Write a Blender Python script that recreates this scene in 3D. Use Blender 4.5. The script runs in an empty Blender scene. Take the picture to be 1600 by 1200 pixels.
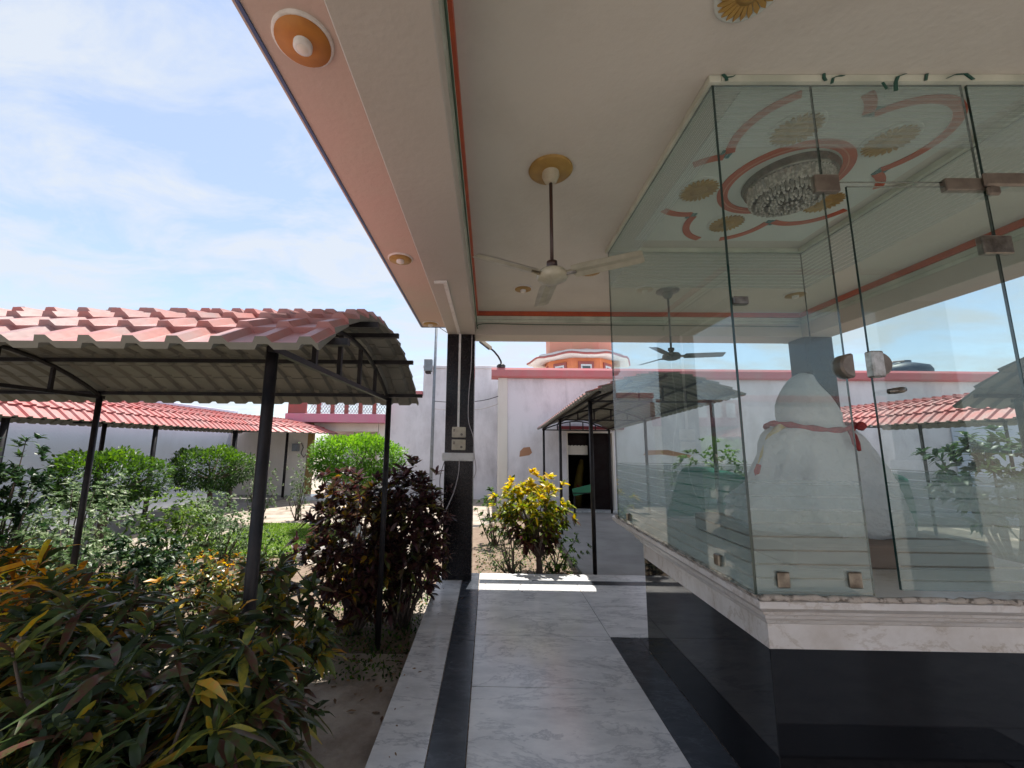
import bpy, math, random
import numpy as np
from mathutils import Vector, Matrix
R = math.radians
rng = np.random.default_rng(7)
random.seed(7)
S = bpy.context.scene
COL = S.collection

# ------------------------------------------------------------ camera, sky, sun, exposure
cd = bpy.data.cameras.new("camera"); cam = bpy.data.objects.new("camera", cd); COL.objects.link(cam)
cd.sensor_width = 36; cd.lens = 14.087; cd.shift_x = 0.0271; cd.clip_start = .02; cd.clip_end = 3000
pt, yw, rl = R(8.658), R(-.786), R(.6245)
f = Vector((math.sin(yw)*math.cos(pt), math.cos(yw)*math.cos(pt), math.sin(pt)))
ri = Vector((math.cos(yw), -math.sin(yw), 0)); up = ri.cross(f)
r2 = math.cos(rl)*ri + math.sin(rl)*up; u2 = -math.sin(rl)*ri + math.cos(rl)*up
M = Matrix((r2, u2, -f)).transposed().to_4x4(); M.translation = Vector((0, 0, 1.6))
cam.matrix_world = M
S.camera = cam
S.view_settings.view_transform = 'Standard'; S.view_settings.look = 'None'
S.view_settings.exposure = 1.0; S.view_settings.gamma = 1

SUN_EL, SUN_AZ = 72, 9          # azimuth clockwise from +Y
W = bpy.data.worlds.new("World"); S.world = W; W.use_nodes = True
nt = W.node_tree; nt.nodes.clear()
def N(tree, t, **k):
    n = tree.nodes.new(t)
    for a, b in k.items(): setattr(n, a, b)
    return n
out = N(nt, 'ShaderNodeOutputWorld'); bg = N(nt, 'ShaderNodeBackground'); bg.inputs[1].default_value = .12
sky = N(nt, 'ShaderNodeTexSky', sky_type='NISHITA', sun_disc=False, sun_elevation=R(SUN_EL), sun_rotation=R(SUN_AZ))
sky.dust_density = .5; sky.air_density = 1.0; sky.ozone_density = 1.5
tc = N(nt, 'ShaderNodeTexCoord'); sep = N(nt, 'ShaderNodeSeparateXYZ'); nt.links.new(tc.outputs['Generated'], sep.inputs[0])
mx = N(nt, 'ShaderNodeMath', operation='MAXIMUM'); nt.links.new(sep.outputs[2], mx.inputs[0]); mx.inputs[1].default_value = 0
ad = N(nt, 'ShaderNodeMath', operation='ADD'); nt.links.new(mx.outputs[0], ad.inputs[0]); ad.inputs[1].default_value = .16
dv = N(nt, 'ShaderNodeVectorMath', operation='DIVIDE'); nt.links.new(tc.outputs['Generated'], dv.inputs[0])
cb = N(nt, 'ShaderNodeCombineXYZ')
for i in range(3): nt.links.new(ad.outputs[0], cb.inputs[i])
nt.links.new(cb.outputs[0], dv.inputs[1])
mp = N(nt, 'ShaderNodeMapping'); mp.inputs['Scale'].default_value = (1.0, 1.7, .3); mp.inputs['Rotation'].default_value = (0, 0, .9); mp.inputs['Location'].default_value = (3.1, .4, 0)
nt.links.new(dv.outputs[0], mp.inputs[0])
nz = N(nt, 'ShaderNodeTexNoise'); nz.inputs['Scale'].default_value = 2.0; nz.inputs['Detail'].default_value = 9; nz.inputs['Roughness'].default_value = .62; nz.inputs['Distortion'].default_value = .5
nt.links.new(mp.outputs[0], nz.inputs['Vector'])
cr = N(nt, 'ShaderNodeValToRGB'); cr.color_ramp.elements[0].position = .40; cr.color_ramp.elements[0].color = (.36, .36, .36, 1); cr.color_ramp.elements[1].position = .60; cr.color_ramp.elements[1].color = (.92, .92, .92, 1)
nt.links.new(nz.outputs[0], cr.inputs[0])
mxc = N(nt, 'ShaderNodeMix', data_type='RGBA'); nt.links.new(cr.outputs[0], mxc.inputs['Factor'])
nt.links.new(sky.outputs[0], mxc.inputs[6]); mxc.inputs[7].default_value = (3.35, 3.6, 3.95, 1)
nt.links.new(mxc.outputs[2], bg.inputs[0]); nt.links.new(bg.outputs[0], out.inputs[0])

sl = bpy.data.lights.new("sun", 'SUN'); sl.energy = 4.2; sl.angle = R(.6); sl.color = (1, .95, .87)
so = bpy.data.objects.new("sun", sl); COL.objects.link(so)
sd = Vector((math.sin(R(SUN_AZ))*math.cos(R(SUN_EL)), math.cos(R(SUN_AZ))*math.cos(R(SUN_EL)), math.sin(R(SUN_EL))))
so.rotation_euler = sd.to_track_quat('Z', 'Y').to_euler(); so.location = (0, 0, 20)

# ------------------------------------------------------------ materials
def hexc(c): return tuple(c)+(1,) if len(c) == 3 else c
def mat(name, col, rough=.6, metal=0, var=.0, vscale=3, col2=None, bump=0, bscale=40, spec=.5, coords='Object', ramp=(.35, .65), stretch=(1, 1, 1), detail=6, coat=0):
    m = bpy.data.materials.new(name); m.use_nodes = True; t = m.node_tree
    p = t.nodes['Principled BSDF']; p.inputs['Roughness'].default_value = rough; p.inputs['Metallic'].default_value = metal
    p.inputs['Specular IOR Level'].default_value = spec; p.inputs['Base Color'].default_value = hexc(col); p.inputs['Coat Weight'].default_value = coat
    g = N(t, 'ShaderNodeNewGeometry')
    if col2 is not None:
        mpn = N(t, 'ShaderNodeMapping'); mpn.inputs['Scale'].default_value = stretch; t.links.new(g.outputs['Position'], mpn.inputs[0])
        n = N(t, 'ShaderNodeTexNoise'); n.inputs['Scale'].default_value = vscale; n.inputs['Detail'].default_value = detail; n.inputs['Roughness'].default_value = .6
        t.links.new(mpn.outputs[0], n.inputs['Vector'])
        r = N(t, 'ShaderNodeValToRGB'); r.color_ramp.elements[0].position = ramp[0]; r.color_ramp.elements[1].position = ramp[1]
        r.color_ramp.elements[0].color = hexc(col); r.color_ramp.elements[1].color = hexc(col2)
        t.links.new(n.outputs[0], r.inputs[0]); t.links.new(r.outputs[0], p.inputs['Base Color'])
    if bump:
        n2 = N(t, 'ShaderNodeTexNoise'); n2.inputs['Scale'].default_value = bscale; n2.inputs['Detail'].default_value = 5
        t.links.new(g.outputs['Position'], n2.inputs['Vector'])
        b = N(t, 'ShaderNodeBump'); b.inputs['Strength'].default_value = bump; b.inputs['Distance'].default_value = .01
        t.links.new(n2.outputs[0], b.inputs['Height']); t.links.new(b.outputs[0], p.inputs['Normal'])
    return m

def marble_mat(name, base, vein, rough, vs=1.6, joints=None):
    m = mat(name, base, rough); t = m.node_tree; p = t.nodes['Principled BSDF']
    g = N(t, 'ShaderNodeNewGeometry')
    mp_ = N(t, 'ShaderNodeMapping'); mp_.inputs['Rotation'].default_value = (.3, .2, .5); mp_.inputs['Scale'].default_value = (.8, 1.9, 1); t.links.new(g.outputs['Position'], mp_.inputs[0])
    n = N(t, 'ShaderNodeTexNoise'); n.inputs['Scale'].default_value = vs; n.inputs['Detail'].default_value = 10; n.inputs['Roughness'].default_value = .68; n.inputs['Distortion'].default_value = .35
    t.links.new(mp_.outputs[0], n.inputs['Vector'])
    s_ = N(t, 'ShaderNodeMath', operation='SUBTRACT'); s_.inputs[1].default_value = .5; t.links.new(n.outputs[0], s_.inputs[0])
    a_ = N(t, 'ShaderNodeMath', operation='ABSOLUTE'); t.links.new(s_.outputs[0], a_.inputs[0])
    r = N(t, 'ShaderNodeValToRGB'); r.color_ramp.elements[0].position = 0; r.color_ramp.elements[1].position = .022
    r.color_ramp.elements[0].color = (1, 1, 1, 1); r.color_ramp.elements[1].color = (0, 0, 0, 1); t.links.new(a_.outputs[0], r.inputs[0])
    n3 = N(t, 'ShaderNodeTexNoise'); n3.inputs['Scale'].default_value = vs*.7; n3.inputs['Detail'].default_value = 3; t.links.new(g.outputs['Position'], n3.inputs['Vector'])
    ml = N(t, 'ShaderNodeMath', operation='MULTIPLY'); t.links.new(r.outputs[0], ml.inputs[0]); t.links.new(n3.outputs[0], ml.inputs[1])
    n4 = N(t, 'ShaderNodeTexNoise'); n4.inputs['Scale'].default_value = vs*2.4; n4.inputs['Detail'].default_value = 8; n4.inputs['Roughness'].default_value = .7; t.links.new(mp_.outputs[0], n4.inputs['Vector'])
    r4 = N(t, 'ShaderNodeValToRGB'); r4.color_ramp.elements[0].position = .3; r4.color_ramp.elements[1].position = .62; r4.color_ramp.elements[0].color = (.55,.55,.55,1); r4.color_ramp.elements[1].color=(0,0,0,1)
    t.links.new(n4.outputs[0], r4.inputs[0])
    ad_ = N(t, 'ShaderNodeMath', operation='ADD', use_clamp=True); t.links.new(ml.outputs[0], ad_.inputs[0]); t.links.new(r4.outputs[0], ad_.inputs[1])
    mm = N(t, 'ShaderNodeMix', data_type='RGBA'); mm.inputs[6].default_value = hexc(base); mm.inputs[7].default_value = hexc(vein)
    t.links.new(ad_.outputs[0], mm.inputs['Factor']); t.links.new(mm.outputs[2], p.inputs['Base Color'])
    rr = N(t, 'ShaderNodeMapRange'); rr.inputs['To Min'].default_value = rough*.7; rr.inputs['To Max'].default_value = rough*1.5; t.links.new(n3.outputs[0], rr.inputs[0]); t.links.new(rr.outputs[0], p.inputs['Roughness'])
    return m

def wall_mat(name, col, stain, streak=.35, amt=.5):
    m = mat(name, col, .8, bump=.25, bscale=30); t = m.node_tree; p = t.nodes['Principled BSDF']
    g = N(t, 'ShaderNodeNewGeometry')
    a = N(t, 'ShaderNodeMapping'); a.inputs['Scale'].default_value = (1.7, 1.7, .55); t.links.new(g.outputs['Position'], a.inputs[0])
    n = N(t, 'ShaderNodeTexNoise'); n.inputs['Scale'].default_value = 1; n.inputs['Detail'].default_value = 8; n.inputs['Roughness'].default_value = .7; t.links.new(a.outputs[0], n.inputs['Vector'])
    n2 = N(t, 'ShaderNodeTexNoise'); n2.inputs['Scale'].default_value = .7; n2.inputs['Detail'].default_value = 7; n2.inputs['Roughness'].default_value = .65; t.links.new(g.outputs['Position'], n2.inputs['Vector'])
    m1 = N(t, 'ShaderNodeMath', operation='MULTIPLY'); t.links.new(n.outputs[0], m1.inputs[0]); t.links.new(n2.outputs[0], m1.inputs[1])
    r = N(t, 'ShaderNodeMapRange'); r.inputs['From Min'].default_value = .2; r.inputs['From Max'].default_value = .42; r.inputs['To Max'].default_value = amt; t.links.new(m1.outputs[0], r.inputs[0])
    mm = N(t, 'ShaderNodeMix', data_type='RGBA'); mm.inputs[6].default_value = hexc(col); mm.inputs[7].default_value = hexc(stain)
    t.links.new(r.outputs[0], mm.inputs['Factor']); t.links.new(mm.outputs[2], p.inputs['Base Color'])
    return m

def leaf_mat(name, ramp, trans=.35, rough=.38, bands=False):
    m = bpy.data.materials.new(name); m.use_nodes = True; t = m.node_tree
    p = t.nodes['Principled BSDF']; p.inputs['Roughness'].default_value = rough; p.inputs['Specular IOR Level'].default_value = .35
    at = N(t, 'ShaderNodeAttribute', attribute_name='v')
    r = N(t, 'ShaderNodeValToRGB'); el = r.color_ramp.elements
    while len(el) < len(ramp): el.new(.5)
    for e, (pos, c) in zip(el, ramp): e.position = pos; e.color = hexc(c)
    src = at.outputs['Fac']
    if bands:
        g = N(t, 'ShaderNodeNewGeometry'); n = N(t, 'ShaderNodeTexNoise'); n.inputs['Scale'].default_value = 55; n.inputs['Detail'].default_value = 2; t.links.new(g.outputs['Position'], n.inputs['Vector'])
        s_ = N(t, 'ShaderNodeMath', operation='MULTIPLY_ADD'); t.links.new(n.outputs[0], s_.inputs[0]); s_.inputs[1].default_value = bands; t.links.new(src, s_.inputs[2])
        s2 = N(t, 'ShaderNodeMath', operation='SUBTRACT', use_clamp=True); t.links.new(s_.outputs[0], s2.inputs[0]); s2.inputs[1].default_value = bands*.5; src = s2.outputs[0]
    t.links.new(src, r.inputs[0]); t.links.new(r.outputs[0], p.inputs['Base Color'])
    tr = N(t, 'ShaderNodeBsdfTranslucent'); 
    hs = N(t, 'ShaderNodeHueSaturation'); hs.inputs['Value'].default_value = 1.7; hs.inputs['Saturation'].default_value = 1.1; t.links.new(r.outputs[0], hs.inputs['Color']); t.links.new(hs.outputs[0], tr.inputs[0])
    ms = N(t, 'ShaderNodeMixShader'); ms.inputs[0].default_value = trans
    t.links.new(p.outputs[0], ms.inputs[1]); t.links.new(tr.outputs[0], ms.inputs[2]); t.links.new(ms.outputs[0], t.nodes['Material Output'].inputs[0])
    return m

def glass_mat(name, stripes=True):
    m = bpy.data.materials.new(name); m.use_nodes = True; t = m.node_tree; t.nodes.clear()
    o = N(t, 'ShaderNodeOutputMaterial'); tr = N(t, 'ShaderNodeBsdfTransparent'); tr.inputs[0].default_value = (.925, .96, .95, 1)
    gl = N(t, 'ShaderNodeBsdfGlossy'); gl.inputs['Roughness'].default_value = .0; gl.inputs[0].default_value = (.95, 1, .98, 1)
    fr = N(t, 'ShaderNodeFresnel'); fr.inputs[0].default_value = 1.62
    gb_ = N(t, 'ShaderNodeNewGeometry'); inv = N(t, 'ShaderNodeMath', operation='SUBTRACT'); inv.inputs[0].default_value = 1; t.links.new(gb_.outputs['Backfacing'], inv.inputs[1])
    fm = N(t, 'ShaderNodeMath', operation='MULTIPLY'); t.links.new(fr.outputs[0], fm.inputs[0]); t.links.new(inv.outputs[0], fm.inputs[1])
    a = N(t, 'ShaderNodeMixShader'); t.links.new(fm.outputs[0], a.inputs[0]); t.links.new(tr.outputs[0], a.inputs[1]); t.links.new(gl.outputs[0], a.inputs[2])
    df = N(t, 'ShaderNodeBsdfDiffuse'); df.inputs[0].default_value = (.48, .57, .55, 1)
    tl = N(t, 'ShaderNodeBsdfTranslucent'); tl.inputs[0].default_value = (.48, .58, .55, 1)
    dd = N(t, 'ShaderNodeMixShader'); dd.inputs[0].default_value = .5; t.links.new(df.outputs[0], dd.inputs[1]); t.links.new(tl.outputs[0], dd.inputs[2])
    g = N(t, 'ShaderNodeNewGeometry'); sp = N(t, 'ShaderNodeSeparateXYZ'); t.links.new(g.outputs['Position'], sp.inputs[0])
    def mth(op, x, y=None, z=None, clamp=False):
        n = N(t, 'ShaderNodeMath', operation=op, use_clamp=clamp)
        for i, v in enumerate((x, y, z)):
            if v is None: continue
            if isinstance(v, (int, float)): n.inputs[i].default_value = v
            else: t.links.new(v, n.inputs[i])
        return n.outputs[0]
    z = sp.outputs[2]
    # etched band near the bottom and near the top, crossed by thin clear lines
    lo = mth('LESS_THAN', z, 1.47); hi = mth('GREATER_THAN', z, 2.97)
    l1 = mth('GREATER_THAN', mth('FRACT', mth('MULTIPLY', z, 1/.052)), .13)
    l2 = mth('GREATER_THAN', mth('FRACT', mth('MULTIPLY', z, 1/.030)), .2)
    band = mth('ADD', mth('MULTIPLY', lo, l1), mth('MULTIPLY', hi, l2))
    n = N(t, 'ShaderNodeTexNoise'); n.inputs['Scale'].default_value = 1.7; n.inputs['Detail'].default_value = 8; n.inputs['Roughness'].default_value = .65; t.links.new(g.outputs['Position'], n.inputs['Vector'])
    dust = mth('MULTIPLY_ADD', n.outputs[0], .07, .005)
    fac = mth('ADD', mth('MULTIPLY', band, .30 if stripes else 0), dust, clamp=True)
    b = N(t, 'ShaderNodeMixShader'); t.links.new(fac, b.inputs[0]); t.links.new(a.outputs[0], b.inputs[1]); t.links.new(dd.outputs[0], b.inputs[2])
    t.links.new(b.outputs[0], o.inputs[0])
    return m

MT = {}
MT['ceiling'] = wall_mat('ceiling_paint', (.60, .57, .50), (.44, .41, .35), amt=.5)
MT['beam'] = wall_mat('beam_paint', (.50, .46, .40), (.40, .36, .30), amt=.4)
MT['soffit'] = wall_mat('soffit_paint', (.54, .41, .35), (.50, .44, .36), amt=.7)
MT['orange_line'] = mat('orange_line_paint', (.50, .09, .03), .5, col2=(.40, .07, .03), vscale=8)
MT['ledge'] = mat('ledge_paint', (.60, .62, .52), .6, col2=(.42, .45, .37), vscale=4)
MT['blue'] = mat('blue_line_paint', (.05, .10, .22), .5)
MT['marble'] = marble_mat('white_marble', (.80, .80, .79), (.36, .37, .39), .17)
MT['black_floor'] = marble_mat('black_marble', (.035, .042, .052), (.09, .10, .12), .22, 3)
MT['granite'] = mat('black_granite', (.007, .005, .006), .22, col2=(.014, .012, .014), vscale=60, ramp=(.45, .6), spec=.3)
MT['plinth_granite'] = mat('polished_black_granite', (.008, .008, .009), .045, col2=(.014, .014, .016), vscale=380, ramp=(.45, .6), spec=.28)
MT['cornice'] = marble_mat('cornice_marble', (.68, .64, .60), (.42, .35, .28), .3, 2.2)
MT['grout'] = mat('old_adhesive', (.42, .36, .30), .8, col2=(.10, .08, .06), vscale=35, bump=.6, bscale=90, ramp=(.5, .62))
MT['gold'] = mat('ochre_paint', (.42, .26, .06), .5, col2=(.30, .18, .05), vscale=9)
MT['gold_orange'] = mat('orange_ochre_paint', (.50, .20, .03), .5, col2=(.42, .16, .03), vscale=12)
MT['white'] = mat('white_plaster', (.72, .70, .66), .6, col2=(.55, .52, .47), vscale=14, ramp=(.5, .75))
MT['bulb'] = mat('frosted_plastic', (.75, .70, .62), .3)
MT['fanmetal'] = mat('cream_enamel', (.52, .48, .36), .35, col2=(.38, .34, .24), vscale=12)
MT['rod'] = mat('brown_rod', (.05, .025, .02), .4)
MT['fangrey'] = mat('grey_enamel', (.20, .21, .22), .35, col2=(.14, .14, .15), vscale=12)
MT['metal'] = mat('black_painted_steel', (.010, .010, .012), .45, spec=.25, col2=(.03, .025, .025), vscale=10)
MT['chrome'] = mat('brushed_steel', (.55, .50, .45), .28, metal=1, col2=(.30, .26, .22), vscale=30)
MT['darkchrome'] = mat('tarnished_steel', (.26, .235, .20), .3, metal=.9, col2=(.10, .085, .07), vscale=22)
MT['bronze'] = mat('worn_bronze', (.13, .105, .085), .4, metal=.5, col2=(.22, .185, .15), vscale=14)
MT['glass'] = glass_mat('etched_glass')
MT['edge'] = mat('glass_edge', (.004, .028, .024), .12, spec=.6)
MT['tile'] = mat('red_roof_paint', (.44, .09, .08), .55, col2=(.37, .18, .17), vscale=4.5, bump=.15, bscale=25, spec=.6)
MT['tile_pale'] = mat('faded_red_roof_paint', (.47, .17, .15), .5, col2=(.33, .235, .235), vscale=4.5, ramp=(.3, .7), bump=.15, bscale=25, spec=.6)
MT['under'] = mat('grey_sheet_underside', (.20, .19, .16), .5, col2=(.15, .145, .12), vscale=3)
MT['sand'] = mat('sandy_ground', (.44, .38, .32), .95, col2=(.27, .22, .175), vscale=3.2, bump=1.0, bscale=22, detail=12, ramp=(.4, .62))
MT['soil'] = mat('garden_soil', (.16, .11, .08), .95, col2=(.24, .18, .13), vscale=5, bump=1, bscale=18)
MT['concrete'] = mat('concrete_path', (.36, .34, .32), .85, col2=(.27, .255, .24), vscale=1.8, bump=.3, bscale=25)
MT['turf'] = mat('turf_soil', (.10, .16, .03), .95, col2=(.17, .20, .06), vscale=6, bump=1, bscale=30)
MT['wall_lav'] = wall_mat('lavender_white_wall', (.76, .74, .78), (.40, .38, .40), amt=.75)
MT['wall_cream'] = wall_mat('cream_wall', (.72, .68, .62), (.5, .45, .40), amt=.5)
MT['wall_blue'] = wall_mat('bluish_white_wall', (.62, .70, .84), (.45, .50, .60), amt=.5)
MT['coping'] = wall_mat('pink_coping', (.56, .17, .19), (.42, .30, .28), amt=.7)
MT['pink'] = wall_mat('magenta_slab', (.62, .22, .32), (.5, .35, .36), amt=.6)
MT['redbrick'] = mat('red_paint', (.36, .09, .08), .7, col2=(.28, .1, .09), vscale=5)
MT['orange'] = mat('orange_wall', (.68, .24, .09), .7, col2=(.60, .20, .10), vscale=1.5)
MT['salmon'] = mat('salmon_wall', (.66, .27, .20), .7, col2=(.6, .3, .2), vscale=1.5)
MT['paneglass'] = mat('window_glass', (.06, .09, .09), .1)
MT['winwhite'] = mat('window_white', (.55, .62, .66), .4)
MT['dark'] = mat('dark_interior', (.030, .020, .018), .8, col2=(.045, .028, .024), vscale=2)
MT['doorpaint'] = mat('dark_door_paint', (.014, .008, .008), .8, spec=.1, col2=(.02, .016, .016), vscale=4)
MT['maroon'] = mat('maroon_paint', (.20, .025, .035), .5)
MT['ochrewood'] = mat('ochre_post', (.28, .18, .06), .6)
MT['bark'] = mat('bark', (.075, .055, .042), .9, col2=(.13, .10, .08), vscale=18, bump=.8, bscale=40)
MT['steel'] = mat('galvanised_steel', (.22, .25, .29), .5, col2=(.16, .18, .2), vscale=8)
MT['plasticw'] = mat('yellowed_plastic', (.52, .47, .36), .4, col2=(.42, .37, .28), vscale=20)
MT['wirew'] = mat('grey_wire', (.38, .34, .34), .5)
MT['wirek'] = mat('black_wire', (.015, .015, .02), .5)
MT['wireg'] = mat('green_wire', (.06, .11, .07), .5)
MT['ribbon'] = mat('green_ribbon', (.01, .07, .05), .5)
MT['cloth'] = mat('white_cloth', (.62, .62, .61), .85, col2=(.50, .51, .52), vscale=3, bump=1.0, bscale=9)
for _n in MT['cloth'].node_tree.nodes:
    if _n.type == 'BUMP': _n.inputs['Distance'].default_value = .05
MT['skinstone'] = mat('white_marble_figure', (.75, .72, .68), .35)
MT['redcloth'] = mat('red_cloth', (.36, .03, .03), .7, col2=(.22, .02, .02), vscale=30)
MT['goldthread'] = mat('gold_brocade', (.50, .36, .10), .5, col2=(.55, .5, .4), vscale=40)
MT['wood'] = mat('brown_board', (.20, .14, .11), .6, col2=(.27, .20, .16), vscale=4, stretch=(.3, 3, 3))
MT['crystal'] = mat('smoky_crystal', (.30, .29, .26), .12, col2=(.55, .52, .46), vscale=45, spec=1, ramp=(.45, .6))
MT['crystaldark'] = mat('tarnished_rim', (.10, .10, .09), .25, metal=.7, col2=(.3, .28, .24), vscale=30)
MT['net'] = mat('green_shade_net', (.012, .13, .095), .8, col2=(.02, .20, .15), vscale=3)
MT['tank'] = mat('water_tank_plastic', (.025, .045, .08), .5)
MT['tilegreen'] = mat('teal_mosaic', (.03, .16, .17), .3)
MT['tilewhite'] = mat('pale_panel_paint', (.66, .70, .64), .5, col2=(.60, .64, .58), vscale=2)
MT['yellow'] = mat('yellow_cloth', (.22, .16, .02), .8, col2=(.16, .10, .02), vscale=9)
MT['matgreen'] = mat('green_mat', (.04, .20, .11), .8)
MT['brick'] = mat('bare_brick', (.42, .22, .13), .9)

L_DARK = leaf_mat('dark_croton_leaf', [(0, (.025, .040, .024)), (.25, (.040, .068, .030)), (.42, (.060, .092, .030)), (.52, (.095, .035, .030)), (.64, (.055, .085, .030)), (.76, (.13, .16, .035)), (.88, (.34, .30, .05)), (1, (.52, .24, .03))], .30, .30, bands=.28)
L_ORANGE = leaf_mat('orange_croton_leaf', [(0, (.05, .02, .02)), (.2, (.03, .055, .015)), (.45, (.06, .10, .02)), (.58, (.30, .09, .02)), (.76, (.66, .30, .02)), (1, (.66, .54, .06))], .5, .36, bands=.35)
L_PURPLE = leaf_mat('purple_croton_leaf', [(0, (.030, .020, .022)), (.4, (.075, .026, .030)), (.6, (.10, .05, .03)), (.78, (.06, .08, .025)), (.92, (.14, .13, .03)), (1, (.40, .22, .03))], .3, .36, bands=.2)
L_YELLOW = leaf_mat('yellow_croton_leaf', [(0, (.05, .018, .022)), (.3, (.09, .035, .022)), (.5, (.06, .11, .015)), (.7, (.20, .26, .02)), (.88, (.44, .40, .03)), (1, (.58, .40, .04))], .4, .36, bands=.3)
L_LIME = leaf_mat('lime_leaf', [(0, (.04, .10, .015)), (.5, (.10, .22, .025)), (1, (.19, .33, .04))], .42, .42)
L_LIME2 = leaf_mat('light_green_leaf', [(0, (.03, .07, .01)), (.5, (.09, .17, .02)), (1, (.20, .28, .05))], .36, .42)
L_GREEN = leaf_mat('green_leaf', [(0, (.015, .035, .01)), (.5, (.035, .08, .015)), (1, (.11, .20, .02))], .36, .42)
L_DEEP = leaf_mat('deep_green_leaf', [(0, (.012, .03, .012)), (.6, (.025, .06, .02)), (1, (.07, .12, .03))], .28, .4)
L_VARIEG = leaf_mat('variegated_leaf', [(0, (.04, .08, .03)), (.5, (.11, .18, .07)), (.8, (.25, .31, .17)), (1, (.42, .46, .33))], .34, .42)
L_GRASS = leaf_mat('grass_blade', [(0, (.06, .13, .015)), (1, (.20, .32, .04))], .4, .5)

# ------------------------------------------------------------ mesh helpers
class MB:
    def __init__(s): s.v = []; s.f = []; s.m = []; s.s = []
    def add(s, vs, fs, mi=0, smooth=False):
        o = len(s.v); s.v += [tuple(v) for v in vs]; s.f += [tuple(i+o for i in f_) for f_ in fs]; s.m += [mi]*len(fs); s.s += [smooth]*len(fs); return s
    def box(s, x0, x1, y0, y1, z0, z1, mi=0, M_=None, bev=0):
        if bev > 0:
            b = min(bev, (x1-x0)*.45, (y1-y0)*.45, (z1-z0)*.45)
            vs = []; 
            for X, sx in ((x0, 1), (x1, -1)):
                for Y, sy in ((y0, 1), (y1, -1)):
                    for Z, sz in ((z0, 1), (z1, -1)):
                        vs += [(X+sx*b, Y+sy*b, Z), (X+sx*b, Y, Z+sz*b), (X, Y+sy*b, Z+sz*b)]
            import itertools
            def id_(a, b_, c, k): return ((a*2+b_)*2+c)*3+k
            fs = []
            for c in (0, 1): fs.append([id_(0, 0, c, 0), id_(1, 0, c, 0), id_(1, 1, c, 0), id_(0, 1, c, 0)])
            for b_ in (0, 1): fs.append([id_(0, b_, 0, 1), id_(1, b_, 0, 1), id_(1, b_, 1, 1), id_(0, b_, 1, 1)])
            for a in (0, 1): fs.append([id_(a, 0, 0, 2), id_(a, 1, 0, 2), id_(a, 1, 1, 2), id_(a, 0, 1, 2)])
            for b_ in (0, 1):
                for c in (0, 1): fs.append([id_(0, b_, c, 0), id_(1, b_, c, 0), id_(1, b_, c, 1), id_(0, b_, c, 1)])
            for a in (0, 1):
                for c in (0, 1): fs.append([id_(a, 0, c, 0), id_(a, 1, c, 0), id_(a, 1, c, 2), id_(a, 0, c, 2)])
            for a in (0, 1):
                for b_ in (0, 1): fs.append([id_(a, b_, 0, 1), id_(a, b_, 1, 1), id_(a, b_, 1, 2), id_(a, b_, 0, 2)])
            for a in (0, 1):
                for b_ in (0, 1):
                    for c in (0, 1): fs.append([id_(a, b_, c, 0), id_(a, b_, c, 1), id_(a, b_, c, 2)])
        else:
            vs = [(x0, y0, z0), (x1, y0, z0), (x1, y1, z0), (x0, y1, z0), (x0, y0, z1), (x1, y0, z1), (x1, y1, z1), (x0, y1, z1)]
            fs = [(0, 3, 2, 1), (4, 5, 6, 7), (0, 1, 5, 4), (1, 2, 6, 5), (2, 3, 7, 6), (3, 0, 4, 7)]
        if M_ is not None: vs = [tuple(M_ @ Vector(v)) for v in vs]
        return s.add(vs, fs, mi)
    def tube(s, pts, r, n=8, mi=0, cap=True, smooth=True, phase=0):
        pts = [Vector(p) for p in pts]; rs = r if isinstance(r, (list, tuple)) else [r]*len(pts)
        vs = []; prev = None
        for i, p in enumerate(pts):
            d = (pts[min(i+1, len(pts)-1)]-pts[max(i-1, 0)])
            if d.length < 1e-9: d = Vector((0, 0, 1))
            d.normalize()
            if prev is None:
                a = Vector((0, 0, 1)) if abs(d.z) < .9 else Vector((1, 0, 0)); x = d.cross(a).normalized()
            else: x = (prev-d*prev.dot(d)).normalized()
            prev = x; y = d.cross(x)
            for k in range(n):
                t = 2*math.pi*k/n+phase; vs.append(p+(x*math.cos(t)+y*math.sin(t))*rs[i])
        fs = []
        for i in range(len(pts)-1):
            for k in range(n):
                fs.append((i*n+k, i*n+(k+1) % n, (i+1)*n+(k+1) % n, (i+1)*n+k))
        if cap: fs += [tuple(reversed(range(n))), tuple((len(pts)-1)*n+k for k in range(n))]
        return s.add(vs, fs, mi, smooth)
    def bar(s, a, b, w, mi=0): return s.tube([a, b], w*.7071, 4, mi, True, False, math.pi/4)
    def lathe(s, prof, c=(0, 0, 0), n=32, mi=0, smooth=True, axis='z'):
        vs = []; fs = []
        for r, z in prof:
            for k in range(n):
                t = 2*math.pi*k/n; p = (r*math.cos(t), r*math.sin(t), z)
                if axis == 'y': p = (p[0], p[2], p[1])
                if axis == 'x': p = (p[2], p[0], p[1])
                vs.append((c[0]+p[0], c[1]+p[1], c[2]+p[2]))
        for i in range(len(prof)-1):
            for k in range(n): fs.append((i*n+k, i*n+(k+1) % n, (i+1)*n+(k+1) % n, (i+1)*n+k))
        fs += [tuple(range(n)), tuple((len(prof)-1)*n+k for k in range(n))]
        return s.add(vs, fs, mi, smooth)
    def prism(s, poly, z0, z1, mi=0):   # poly in XY
        n = len(poly); vs = [(x, y, z0) for x, y in poly]+[(x, y, z1) for x, y in poly]
        fs = [tuple(reversed(range(n))), tuple(range(n, 2*n))]+[(i, (i+1) % n, n+(i+1) % n, n+i) for i in range(n)]
        return s.add(vs, fs, mi)
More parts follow.
